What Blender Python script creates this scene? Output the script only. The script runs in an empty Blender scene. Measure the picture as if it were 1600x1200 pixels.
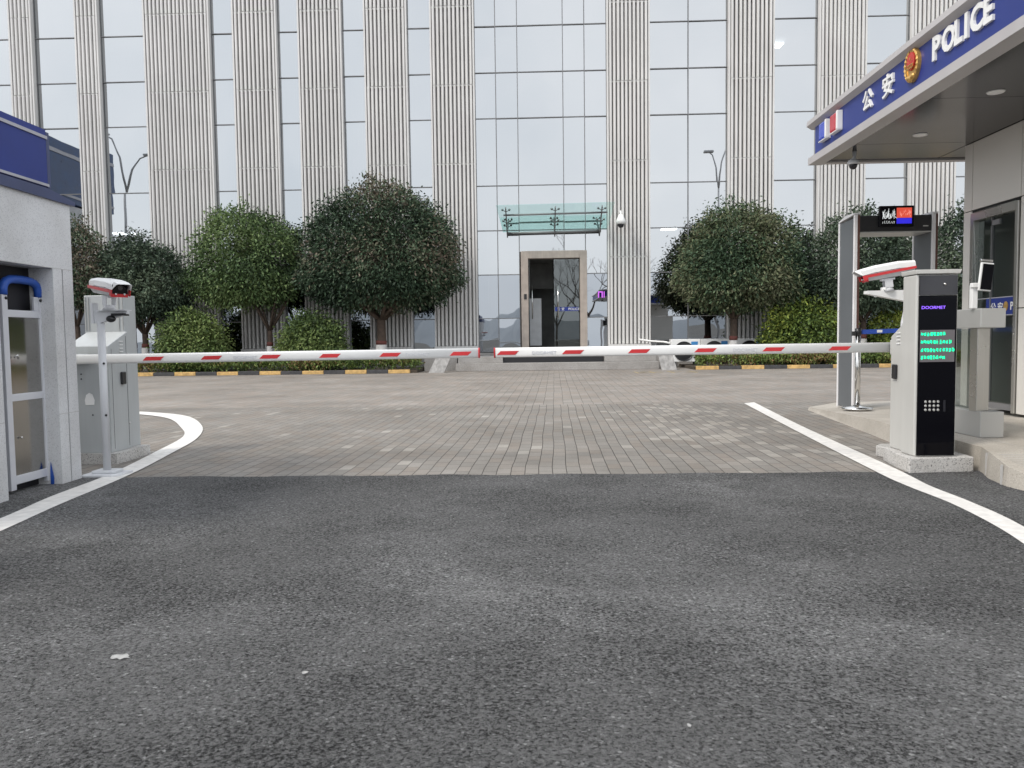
import bpy, math, random
import numpy as np
from mathutils import Vector, Matrix
random.seed(7)
R = math.radians
scene = bpy.context.scene
C = scene.collection

# ------------------------------------------------------------------ camera
cam_d = bpy.data.cameras.new('camera'); cam = bpy.data.objects.new('camera', cam_d); C.objects.link(cam)
cam_d.sensor_width = 36.0; cam_d.lens = 27.0
cam_d.clip_start = 0.05; cam_d.clip_end = 3000
_p, _y, _r = R(3.34), R(2.0), R(0.75)
_f = Vector((-math.sin(_y)*math.cos(_p), math.cos(_y)*math.cos(_p), -math.sin(_p)))
_R0 = Vector((math.cos(_y), math.sin(_y), 0)); _U0 = _R0.cross(_f)
_R = _R0*math.cos(_r) - _U0*math.sin(_r); _U = _R0*math.sin(_r) + _U0*math.cos(_r)
_m = Matrix((_R, _U, -_f)).transposed().to_4x4(); _m.translation = Vector((0, 0, 1.12))
cam.matrix_world = _m
scene.camera = cam

# ------------------------------------------------------------------ world and sun (overcast, sun behind thin cloud on the left)
SUN_EL, SUN_DIR = R(48), Vector((-0.62, -0.42, 0))
w = bpy.data.worlds.new('World'); scene.world = w; w.use_nodes = True
nt = w.node_tree; nt.nodes.clear()
out = nt.nodes.new('ShaderNodeOutputWorld'); bg = nt.nodes.new('ShaderNodeBackground')
sky = nt.nodes.new('ShaderNodeTexSky'); sky.sky_type = 'NISHITA'; sky.sun_disc = False
sky.sun_elevation = SUN_EL; sky.sun_rotation = math.atan2(SUN_DIR.x, SUN_DIR.y)
sky.air_density = 1.0; sky.dust_density = 3.0
hs = nt.nodes.new('ShaderNodeHueSaturation'); hs.inputs['Saturation'].default_value = 0.55
tc = nt.nodes.new('ShaderNodeTexCoord')
no = nt.nodes.new('ShaderNodeTexNoise'); no.inputs['Scale'].default_value = 2.6; no.inputs['Detail'].default_value = 5
cr = nt.nodes.new('ShaderNodeValToRGB')
cr.color_ramp.elements[0].position = 0.3; cr.color_ramp.elements[0].color = (7.4, 8.0, 8.7, 1)
cr.color_ramp.elements[1].position = 0.7; cr.color_ramp.elements[1].color = (10.9, 11.0, 11.3, 1)
mx = nt.nodes.new('ShaderNodeMix'); mx.data_type = 'RGBA'; mx.inputs[0].default_value = 0.8
L = nt.links.new
L(sky.outputs[0], hs.inputs['Color']); L(hs.outputs[0], mx.inputs[6])
L(tc.outputs['Generated'], no.inputs['Vector']); L(no.outputs['Fac'], cr.inputs[0]); L(cr.outputs[0], mx.inputs[7])
L(mx.outputs[2], bg.inputs['Color']); bg.inputs['Strength'].default_value = 0.1
L(bg.outputs[0], out.inputs[0])
sd = bpy.data.lights.new('sun', 'SUN'); sd.energy = 1.4; sd.angle = R(14); sd.color = (1.0, 0.94, 0.85)
sun = bpy.data.objects.new('sun', sd); C.objects.link(sun)
_s = SUN_DIR.normalized()*math.cos(SUN_EL) + Vector((0, 0, math.sin(SUN_EL)))
sun.rotation_euler = _s.to_track_quat('Z', 'Y').to_euler()
scene.view_settings.view_transform = 'Standard'; scene.view_settings.look = 'None'
scene.view_settings.exposure = 0.70; scene.view_settings.gamma = 1.0
scene.cycles.max_bounces = 7; scene.cycles.transparent_max_bounces = 12
scene.cycles.use_denoising = True

# ------------------------------------------------------------------ materials
def nmat(name):
    m = bpy.data.materials.new(name); m.use_nodes = True
    b = m.node_tree.nodes['Principled BSDF']
    return m, m.node_tree, b
def mat(name, col, rough=0.6, metal=0.0, var=0.12, vs=3.0, bump=0.0, bs=60.0, coat=0.0, spec=0.5, streak=0.0):
    """painted / mineral surface: base colour with uneven dirt, optional fine bump"""
    m, t, b = nmat(name); N = t.nodes.new; K = t.links.new
    b.inputs['Roughness'].default_value = rough; b.inputs['Metallic'].default_value = metal
    b.inputs['Coat Weight'].default_value = coat; b.inputs['Specular IOR Level'].default_value = spec
    c = N('ShaderNodeTexCoord'); n = N('ShaderNodeTexNoise'); n.inputs['Scale'].default_value = vs; n.inputs['Detail'].default_value = 6
    K(c.outputs['Object'], n.inputs['Vector'])
    r = N('ShaderNodeValToRGB'); e = r.color_ramp.elements
    e[0].position = 0.3; e[1].position = 0.7
    e[0].color = tuple(x*(1-var) for x in col)+(1,); e[1].color = tuple(min(1, x*(1+var*0.6)) for x in col)+(1,)
    K(n.outputs['Fac'], r.inputs[0]); K(r.outputs[0], b.inputs['Base Color'])
    rr = N('ShaderNodeMapRange'); rr.inputs[3].default_value = max(0, rough-0.08); rr.inputs[4].default_value = min(1, rough+0.1)
    K(n.outputs['Fac'], rr.inputs[0]); K(rr.outputs[0], b.inputs['Roughness'])
    if streak:
        mp = N('ShaderNodeMapping'); mp.inputs['Scale'].default_value = (9, 9, 0.5); n3 = N('ShaderNodeTexNoise'); n3.inputs['Scale'].default_value = 2.0
        K(c.outputs['Object'], mp.inputs[0]); K(mp.outputs[0], n3.inputs['Vector'])
        mm = N('ShaderNodeMix'); mm.data_type = 'RGBA'; mm.blend_type = 'MULTIPLY'; mm.inputs[0].default_value = streak
        r3 = N('ShaderNodeValToRGB'); r3.color_ramp.elements[0].position = 0.35; r3.color_ramp.elements[0].color = (0.45, 0.44, 0.42, 1); r3.color_ramp.elements[1].position = 0.6
        K(n3.outputs['Fac'], r3.inputs[0]); K(r.outputs[0], mm.inputs[6]); K(r3.outputs[0], mm.inputs[7]); K(mm.outputs[2], b.inputs['Base Color'])
    if bump:
        n2 = N('ShaderNodeTexNoise'); n2.inputs['Scale'].default_value = bs; n2.inputs['Detail'].default_value = 3
        bp = N('ShaderNodeBump'); bp.inputs['Strength'].default_value = bump; bp.inputs['Distance'].default_value = 0.01
        K(c.outputs['Object'], n2.inputs['Vector']); K(n2.outputs['Fac'], bp.inputs['Height']); K(bp.outputs[0], b.inputs['Normal'])
    return m
def emat(name, col, s):
    m, t, b = nmat(name); b.inputs['Base Color'].default_value = (0.02, 0.02, 0.02, 1)
    b.inputs['Emission Color'].default_value = tuple(col)+(1,); b.inputs['Emission Strength'].default_value = s
    return m
def speckle(name, base, dark, light, scale=220, rough=0.6, bump=0.15):
    """granite: crystals of three tones"""
    m, t, b = nmat(name); N = t.nodes.new; K = t.links.new
    c = N('ShaderNodeTexCoord'); v = N('ShaderNodeTexVoronoi'); v.inputs['Scale'].default_value = scale
    n = N('ShaderNodeTexNoise'); n.inputs['Scale'].default_value = 2.5; n.inputs['Detail'].default_value = 5
    K(c.outputs['Object'], v.inputs['Vector']); K(c.outputs['Object'], n.inputs['Vector'])
    sp = N('ShaderNodeSeparateColor'); K(v.outputs['Color'], sp.inputs[0])
    r = N('ShaderNodeValToRGB'); e = r.color_ramp.elements
    e[0].position = 0.0; e[0].color = dark+(1,); e[1].position = 1.0; e[1].color = light+(1,)
    x = e.new(0.22); x.color = base+(1,); x = e.new(0.8); x.color = base+(1,)
    K(sp.outputs[0], r.inputs[0])
    mm = N('ShaderNodeMix'); mm.data_type = 'RGBA'; mm.blend_type = 'MULTIPLY'; mm.inputs[0].default_value = 0.5
    r2 = N('ShaderNodeValToRGB'); r2.color_ramp.elements[0].color = (0.62, 0.6, 0.57, 1); r2.color_ramp.elements[0].position = 0.25; r2.color_ramp.elements[1].position = 0.65
    K(n.outputs['Fac'], r2.inputs[0]); K(r.outputs[0], mm.inputs[6]); K(r2.outputs[0], mm.inputs[7]); K(mm.outputs[2], b.inputs['Base Color'])
    b.inputs['Roughness'].default_value = rough
    bp = N('ShaderNodeBump'); bp.inputs['Strength'].default_value = bump; bp.inputs['Distance'].default_value = 0.004
    K(sp.outputs[0], bp.inputs['Height']); K(bp.outputs[0], b.inputs['Normal'])
    return m
def glass(name, tint, refl, see, rough=0.01, wave=0.0, ior_blend=None):
    """coated glazing: mirror layer over tinted see-through"""
    m = bpy.data.materials.new(name); m.use_nodes = True; t = m.node_tree; t.nodes.clear(); N = t.nodes.new; K = t.links.new
    o = N('ShaderNodeOutputMaterial'); mixs = N('ShaderNodeMixShader'); g = N('ShaderNodeBsdfGlossy'); tr = N('ShaderNodeBsdfTransparent')
    g.inputs['Color'].default_value = refl+(1,); g.inputs['Roughness'].default_value = rough
    tr.inputs['Color'].default_value = tint+(1,)
    if ior_blend:
        lw = N('ShaderNodeLayerWeight'); lw.inputs['Blend'].default_value = ior_blend
        mr = N('ShaderNodeMapRange'); mr.inputs[3].default_value = 1-see; mr.inputs[4].default_value = 1.0
        K(lw.outputs['Fresnel'], mr.inputs[0]); K(mr.outputs[0], mixs.inputs[0])
    else: mixs.inputs[0].default_value = 1-see
    if wave:
        c = N('ShaderNodeTexCoord'); n = N('ShaderNodeTexNoise'); n.inputs['Scale'].default_value = 0.9; n.inputs['Detail'].default_value = 1.0
        bp = N('ShaderNodeBump'); bp.inputs['Strength'].default_value = wave; bp.inputs['Distance'].default_value = 0.02
        K(c.outputs['Object'], n.inputs['Vector']); K(n.outputs['Fac'], bp.inputs['Height']); K(bp.outputs[0], g.inputs['Normal'])
    K(tr.outputs[0], mixs.inputs[1]); K(g.outputs[0], mixs.inputs[2])
    ge = N('ShaderNodeNewGeometry'); m2 = N('ShaderNodeMixShader'); t2 = N('ShaderNodeBsdfTransparent')   # back face of the pane adds nothing
    K(ge.outputs['Backfacing'], m2.inputs[0]); K(mixs.outputs[0], m2.inputs[1]); K(t2.outputs[0], m2.inputs[2]); K(m2.outputs[0], o.inputs[0])
    return m
def asphalt():
    m, t, b = nmat('asphalt'); N = t.nodes.new; K = t.links.new
    c = N('ShaderNodeTexCoord')
    def noise(sc, det, ro=0.5, loc=None, dist=0.0):
        n = N('ShaderNodeTexNoise'); n.inputs['Scale'].default_value = sc; n.inputs['Detail'].default_value = det; n.inputs['Roughness'].default_value = ro; n.inputs['Distortion'].default_value = dist
        if loc:
            mp = N('ShaderNodeMapping'); mp.inputs['Location'].default_value = loc; K(c.outputs['Object'], mp.inputs[0]); K(mp.outputs[0], n.inputs['Vector'])
        else: K(c.outputs['Object'], n.inputs['Vector'])
        return n.outputs['Fac']
    def ramp(src, stops):
        r = N('ShaderNodeValToRGB'); e = r.color_ramp.elements
        e[0].position = stops[0][0]; e[0].color = tuple([stops[0][1]]*3)+(1,); e[1].position = stops[-1][0]; e[1].color = tuple([stops[-1][1]]*3)+(1,)
        for p, v in stops[1:-1]: x = e.new(p); x.color = (v, v, v, 1)
        K(src, r.inputs[0]); return r.outputs[0]
    def mul(a, b_, f=1.0):
        q = N('ShaderNodeMix'); q.data_type = 'RGBA'; q.blend_type = 'MULTIPLY'; q.inputs[0].default_value = f; K(a, q.inputs[6]); K(b_, q.inputs[7]); return q.outputs[2]
    def math_(op, a, b_):
        q = N('ShaderNodeMath'); q.operation = op
        for k, z in ((0, a), (1, b_)):
            if isinstance(z, (int, float)): q.inputs[k].default_value = z
            else: K(z, q.inputs[k])
        return q.outputs[0]
    # worn, dusty and fresh areas
    big = ramp(noise(0.42, 7, 0.62, (7.3, 2.2, 0), 0.4), [(0.26, 0.165), (0.44, 0.192), (0.55, 0.225), (0.68, 0.34)])
    # stones of different greys
    v2 = N('ShaderNodeTexVoronoi'); v2.inputs['Scale'].default_value = 105; K(c.outputs['Object'], v2.inputs['Vector'])
    sp = N('ShaderNodeSeparateColor'); K(v2.outputs['Color'], sp.inputs[0])
    stones = ramp(sp.outputs[0], [(0.0, 0.55), (0.3, 0.9), (0.8, 1.12), (0.96, 1.25), (1.0, 2.1)])
    # open gaps between the stones, more of them in the coarse zones
    zone = noise(1.1, 4, 0.6, (1.1, 5.2, 0))
    gaps = noise(74, 5, 0.78, None, 0.3)
    zs = N('ShaderNodeMapRange'); zs.inputs[1].default_value = 0.38; zs.inputs[2].default_value = 0.62; zs.inputs[3].default_value = -0.02; zs.inputs[4].default_value = 0.045; K(zone, zs.inputs[0])
    gsh = math_('SUBTRACT', gaps, zs.outputs[0])
    gapc = ramp(gsh, [(0.37, 0.10), (0.44, 0.60), (0.49, 1.0), (0.60, 1.18)])
    col = mul(mul(big, stones), gapc, 0.95)
    K(col, b.inputs['Base Color'])
    b.inputs['Roughness'].default_value = 0.9; b.inputs['Specular IOR Level'].default_value = 0.3
    v = N('ShaderNodeTexVoronoi'); v.inputs['Scale'].default_value = 75; K(c.outputs['Object'], v.inputs['Vector'])
    hgt = math_('SUBTRACT', math_('MULTIPLY', gsh, 1.6), math_('MULTIPLY', v.outputs['Distance'], 0.5))
    bp = N('ShaderNodeBump'); bp.inputs['Distance'].default_value = 0.03; bp.inputs['Strength'].default_value = 1.0
    K(hgt, bp.inputs['Height']); K(bp.outputs[0], b.inputs['Normal'])
    return m
def pavers(name, ca, cb, cj, bw, bh, patch=True):
    m, t, b = nmat(name); N = t.nodes.new; K = t.links.new
    c = N('ShaderNodeTexCoord'); mp = N('ShaderNodeMapping'); mp.inputs['Rotation'].default_value = (0, 0, R(91.2))
    wn = N('ShaderNodeTexNoise'); wn.inputs['Scale'].default_value = 0.7; wn.inputs['Detail'].default_value = 2
    wm = N('ShaderNodeVectorMath'); wm.operation = 'MULTIPLY_ADD'; wm.inputs[1].default_value = (0.05, 0.05, 0)
    K(c.outputs['Object'], wn.inputs['Vector']); K(wn.outputs['Color'], wm.inputs[0]); K(c.outputs['Object'], wm.inputs[2])
    K(wm.outputs[0], mp.inputs[0])
    k = N('ShaderNodeTexBrick'); k.inputs['Scale'].default_value = 1.0; k.inputs['Brick Width'].default_value = bw; k.inputs['Row Height'].default_value = bh
    k.inputs['Mortar Size'].default_value = 0.0035; k.inputs['Mortar Smooth'].default_value = 0.3
    k.inputs['Color1'].default_value = (0, 0, 0, 1); k.inputs['Color2'].default_value = (1, 1, 1, 1); k.inputs['Mortar'].default_value = (0.5, 0.5, 0.5, 1)
    k.inputs['Bias'].default_value = 0.0
    K(mp.outputs[0], k.inputs['Vector'])
    r = N('ShaderNodeValToRGB'); e = r.color_ramp.elements
    e[0].position = 0; e[0].color = ca+(1,); e[1].position = 1; e[1].color = cb+(1,)
    x = e.new(0.35); x.color = tuple(a*0.55+q*0.45 for a, q in zip(ca, cb))+(1,)
    x = e.new(0.8); x.color = (ca[0]*1.10, ca[1]*1.04, ca[2]*1.0, 1)
    K(k.outputs['Color'], r.inputs[0])
    last = r.outputs[0]
    if patch:   # newer pale blocks near the lane line
        g = N('ShaderNodeTexNoise'); g.inputs['Scale'].default_value = 0.42; g.inputs['Detail'].default_value = 1
        mp2 = N('ShaderNodeMapping'); mp2.inputs['Location'].default_value = (-2.2, -10.2, 0); K(c.outputs['Object'], mp2.inputs[0])
        ln = N('ShaderNodeVectorMath'); ln.operation = 'LENGTH'; sc_ = N('ShaderNodeVectorMath'); sc_.operation = 'MULTIPLY'; sc_.inputs[1].default_value = (0.85, 0.30, 0)
        K(mp2.outputs[0], sc_.inputs[0]); K(sc_.outputs[0], ln.inputs[0])
        f = N('ShaderNodeMapRange'); f.inputs[1].default_value = 0.55; f.inputs[2].default_value = 1.15; f.inputs[3].default_value = 0.66; f.inputs[4].default_value = 0.985
        K(ln.outputs['Value'], f.inputs[0])
        gt = N('ShaderNodeMath'); gt.operation = 'GREATER_THAN'; K(k.outputs['Color'], gt.inputs[0]); K(f.outputs[0], gt.inputs[1])
        bl = N('ShaderNodeTexNoise'); bl.inputs['Scale'].default_value = 5; K(c.outputs['Object'], bl.inputs['Vector'])
        ml = N('ShaderNodeMath'); ml.operation = 'MULTIPLY'; K(gt.outputs[0], ml.inputs[0]); K(bl.outputs['Fac'], ml.inputs[1])
        mq = N('ShaderNodeMix'); mq.data_type = 'RGBA'; mq.inputs[7].default_value = (0.40, 0.385, 0.355, 1)
        K(ml.outputs[0], mq.inputs[0]); K(last, mq.inputs[6]); last = mq.outputs[2]
    jj = N('ShaderNodeMix'); jj.data_type = 'RGBA'; jj.inputs[7].default_value = cj+(1,)
    K(k.outputs['Fac'], jj.inputs[0]); K(last, jj.inputs[6])
    n = N('ShaderNodeTexNoise'); n.inputs['Scale'].default_value = 0.6; n.inputs['Detail'].default_value = 7; n.inputs['Roughness'].default_value = 0.65
    K(c.outputs['Object'], n.inputs['Vector'])
    r4 = N('ShaderNodeValToRGB'); r4.color_ramp.elements[0].position = 0.3; r4.color_ramp.elements[0].color = (0.72, 0.7, 0.67, 1); r4.color_ramp.elements[1].position = 0.66; r4.color_ramp.elements[1].color = (1.12, 1.1, 1.07, 1)
    K(n.outputs['Fac'], r4.inputs[0])
    n5 = N('ShaderNodeTexNoise'); n5.inputs['Scale'].default_value = 70; n5.inputs['Detail'].default_value = 3; K(c.outputs['Object'], n5.inputs['Vector'])
    r5 = N('ShaderNodeValToRGB'); r5.color_ramp.elements[0].position = 0.3; r5.color_ramp.elements[0].color = (0.75, 0.75, 0.75, 1); r5.color_ramp.elements[1].position = 0.6
    K(n5.outputs['Fac'], r5.inputs[0])
    q1 = N('ShaderNodeMix'); q1.data_type = 'RGBA'; q1.blend_type = 'MULTIPLY'; q1.inputs[0].default_value = 1
    q2 = N('ShaderNodeMix'); q2.data_type = 'RGBA'; q2.blend_type = 'MULTIPLY'; q2.inputs[0].default_value = 0.7
    K(jj.outputs[2], q1.inputs[6]); K(r4.outputs[0], q1.inputs[7]); K(q1.outputs[2], q2.inputs[6]); K(r5.outputs[0], q2.inputs[7]); K(q2.outputs[2], b.inputs['Base Color'])
    b.inputs['Roughness'].default_value = 0.85; b.inputs['Specular IOR Level'].default_value = 0.3
    iv = N('ShaderNodeMath'); iv.operation = 'MULTIPLY_ADD'; iv.inputs[1].default_value = -1; K(k.outputs['Fac'], iv.inputs[0])
    m5 = N('ShaderNodeMath'); m5.operation = 'MULTIPLY'; m5.inputs[1].default_value = 0.35; K(n5.outputs['Fac'], m5.inputs[0]); K(m5.outputs[0], iv.inputs[2])
    bp = N('ShaderNodeBump'); bp.inputs['Strength'].default_value = 0.7; bp.inputs['Distance'].default_value = 0.006
    K(iv.outputs[0], bp.inputs['Height']); K(bp.outputs[0], b.inputs['Normal'])
    return m
def leafmat(name):
    m, t, b = nmat(name); N = t.nodes.new; K = t.links.new
    a = N('ShaderNodeAttribute'); a.attribute_name = 'leaf_colour'; K(a.outputs['Color'], b.inputs['Base Color'])
    b.inputs['Roughness'].default_value = 0.62; b.inputs['Specular IOR Level'].default_value = 0.3
    return m

M = {}
M['asphalt'] = asphalt()
M['pavers'] = pavers('clay_pavers', (0.222, 0.212, 0.199), (0.285, 0.273, 0.258), (0.050, 0.046, 0.042), 0.24, 0.118)
M['pavers2'] = pavers('pale_pavers', (0.262, 0.246, 0.23), (0.318, 0.30, 0.283), (0.09, 0.083, 0.075), 0.34, 0.17, patch=False)
M['line'] = mat('road_paint', (0.72, 0.70, 0.67), 0.6, var=0.16, vs=14, bump=0.3, bs=120, streak=0.0)
M['yellow'] = mat('kerb_yellow', (0.60, 0.39, 0.15), 0.7, var=0.3, vs=8, bump=0.2)
M['black'] = mat('kerb_black', (0.055, 0.055, 0.058), 0.7, var=0.3, vs=8, bump=0.2)
M['soil'] = mat('soil', (0.07, 0.055, 0.04), 0.95, var=0.4, bump=0.6)
M['ground'] = mat('ground', (0.12, 0.115, 0.105), 0.95, var=0.3, vs=0.2)
M['slat'] = mat('slat_aluminium', (0.655, 0.645, 0.63), 0.42, metal=0.0, var=0.07, vs=0.6, streak=0.14)
M['slatback'] = mat('slat_backing', (0.50, 0.495, 0.485), 0.7, var=0.15)
M['mullion'] = mat('mullion_metal', (0.20, 0.20, 0.205), 0.45, metal=0.3, var=0.1)
M['glassf'] = glass('facade_glass', (0.5, 0.55, 0.58), (0.565, 0.58, 0.588), 0.16, rough=0.008, wave=0.10)
M['glassl'] = glass('facade_glass_low', (0.45, 0.48, 0.50), (0.475, 0.50, 0.53), 0.24, rough=0.012, wave=0.25)
M['glassd'] = glass('door_glass', (0.55, 0.60, 0.58), (0.75, 0.8, 0.8), 0.86, rough=0.01, ior_blend=0.3)
M['glassk'] = glass('kiosk_glass', (0.62, 0.68, 0.66), (0.32, 0.36, 0.35), 0.62, rough=0.10, ior_blend=0.3)
M['glassc'] = glass('canopy_glass', (0.77, 0.93, 0.90), (0.45, 0.62, 0.60), 0.9, rough=0.05, ior_blend=0.12)
M['mirror'] = mat('polished_steel_sheet', (0.42, 0.41, 0.39), 0.13, metal=1.0, var=0.12, vs=1.5, bump=0.05, bs=3)
M['inside'] = mat('interior_wall', (0.16, 0.16, 0.155), 0.9, var=0.2)
M['insidefloor'] = mat('interior_floor', (0.12, 0.115, 0.11), 0.5)
M['stone'] = speckle('step_granite', (0.34, 0.325, 0.31), (0.2, 0.19, 0.18), (0.5, 0.48, 0.46), 120)
M['marble'] = mat('veined_marble', (0.33, 0.32, 0.31), 0.5, var=0.35, vs=6, streak=0.3)
M['frame_stone'] = mat('door_stone', (0.40, 0.345, 0.30), 0.5, var=0.15, vs=4, streak=0.15)
M['granite_wall'] = speckle('booth_granite', (0.67, 0.675, 0.685), (0.50, 0.505, 0.52), (0.70, 0.71, 0.73), 170, 0.55)
M['granite'] = speckle('plinth_granite', (0.52, 0.505, 0.485), (0.12, 0.12, 0.12), (0.62, 0.61, 0.6), 150, 0.6)
M['plat'] = speckle('platform_granite', (0.47, 0.435, 0.385), (0.34, 0.31, 0.27), (0.55, 0.52, 0.47), 150, 0.7)
M['blue'] = mat('blue_panel', (0.022, 0.040, 0.21), 0.35, var=0.08, spec=0.3)
M['darkblue'] = mat('dark_blue_trim', (0.045, 0.06, 0.14), 0.4, var=0.15)
M['palestripe'] = mat('pale_stripe', (0.42, 0.42, 0.46), 0.35, metal=0.2)
M['bluetoy'] = mat('blue_plastic', (0.02, 0.09, 0.42), 0.45, var=0.15)
M['void'] = mat('shade_sheet', (0.010, 0.010, 0.014), 0.6, var=0.2)
M['alu'] = mat('aluminium_profile', (0.68, 0.69, 0.73), 0.35, metal=0.25, var=0.05)
M['grey'] = mat('cabinet_grey', (0.44, 0.46, 0.465), 0.38, var=0.05, vs=2, coat=0.15, streak=0.08)
M['greywarm'] = mat('cabinet_silver', (0.56, 0.555, 0.53), 0.36, metal=0.1, var=0.05, vs=2, coat=0.15, streak=0.06)
M['white'] = mat('white_enamel', (0.80, 0.80, 0.79), 0.35, var=0.04, coat=0.2)
M['polewhite'] = mat('pole_white', (0.62, 0.63, 0.65), 0.4, var=0.06)
M['red'] = mat('red_reflector', (0.58, 0.03, 0.035), 0.4, var=0.12)
M['blackpl'] = mat('black_plastic', (0.018, 0.018, 0.02), 0.3, var=0.1)
M['blackgl'] = mat('black_glass_panel', (0.003, 0.003, 0.005), 0.05, var=0.05, spec=0.15)
M['darkgrey'] = mat('smoked_panel', (0.020, 0.020, 0.026), 0.12, var=0.2, spec=0.5)
M['steel'] = mat('brushed_steel', (0.50, 0.49, 0.46), 0.28, metal=0.85, var=0.08, vs=1.5)
M['steelw'] = mat('satin_steel', (0.50, 0.50, 0.485), 0.4, metal=0.45, var=0.06, vs=1.5)
M['chrome'] = mat('chrome', (0.68, 0.67, 0.65), 0.12, metal=1.0, var=0.05)
M['acm'] = mat('warm_grey_cladding', (0.66, 0.635, 0.595), 0.36, metal=0.0, var=0.05, vs=0.7)
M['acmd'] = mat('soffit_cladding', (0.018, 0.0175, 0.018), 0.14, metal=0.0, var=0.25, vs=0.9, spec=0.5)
M['trimgrey'] = mat('canopy_trim', (0.46, 0.44, 0.44), 0.4, metal=0.1, var=0.06)
M['joint'] = mat('joint_black', (0.02, 0.02, 0.02), 0.8)
M['gold'] = mat('gold_relief', (0.62, 0.38, 0.12), 0.35, metal=0.6, var=0.25, vs=20)
M['goldd'] = mat('gold_dark', (0.30, 0.17, 0.05), 0.5, metal=0.4)
M['redshield'] = mat('red_shield', (0.52, 0.04, 0.03), 0.4)
M['bluelamp'] = mat('blue_lens', (0.02, 0.06, 0.5), 0.15, coat=0.6)
M['redlamp'] = mat('red_lens', (0.5, 0.02, 0.04), 0.15, coat=0.6)
M['gateside'] = mat('gate_panel_grey', (0.115, 0.125, 0.135), 0.4, var=0.06)
M['gatewhite'] = mat('gate_white', (0.74, 0.73, 0.74), 0.4, var=0.05)
M['gatebrown'] = mat('gate_brown_strip', (0.10, 0.045, 0.035), 0.5)
M['trunk'] = mat('bark', (0.085, 0.06, 0.045), 0.9, var=0.35, vs=9, bump=0.5, bs=30)
M['lime'] = mat('limewash', (0.62, 0.60, 0.58), 0.85, var=0.15, vs=12)
M['redband'] = mat('red_band_paint', (0.17, 0.055, 0.045), 0.8, var=0.3)
M['leaf'] = leafmat('leaf')
M['hill'] = mat('hazed_hill', (0.30, 0.325, 0.35), 0.95, var=0.2, vs=0.02)  # distance haze is put into this pale blue-grey colour
M['lamppost'] = mat('lamp_post_grey', (0.50, 0.51, 0.53), 0.5)
M['paleb'] = mat('pale_render', (0.62, 0.63, 0.65), 0.7)
M['green_led'] = emat('green_led', (0.0, 1.0, 0.42), 1.1)
M['violet_led'] = emat('violet_led', (0.28, 0.12, 1.0), 1.3)
M['magenta_led'] = emat('magenta_led', (0.75, 0.15, 1.0), 0.65)
M['tealglass'] = mat('teal_fascia', (0.018, 0.06, 0.17), 0.3, var=0.2)
M['splat'] = mat('dried_paint', (0.36, 0.36, 0.35), 0.8, var=0.35, vs=30)
M['scr_white'] = emat('screen_white', (0.6, 0.62, 0.62), 0.75)
M['scr_red'] = emat('screen_red', (0.8, 0.09, 0.05), 0.55)
M['scr_redl'] = emat('screen_red_light', (1.0, 0.35, 0.28), 0.7)
M['scr_blue'] = emat('screen_blue', (0.03, 0.02, 0.8), 0.55)
M['ceil_light'] = emat('ceiling_light', (1.0, 1.0, 0.98), 9.0)
M['ledgrey'] = mat('led_panel_grey', (0.14, 0.13, 0.14), 0.5)
M['labelblue'] = mat('energy_label', (0.04, 0.22, 0.5), 0.5)
M['beltblue'] = mat('belt_blue', (0.02, 0.07, 0.38), 0.6)
M['wornyellow'] = mat('worn_yellow_paint', (0.38, 0.30, 0.17), 0.85, var=0.3, vs=20)

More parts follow.
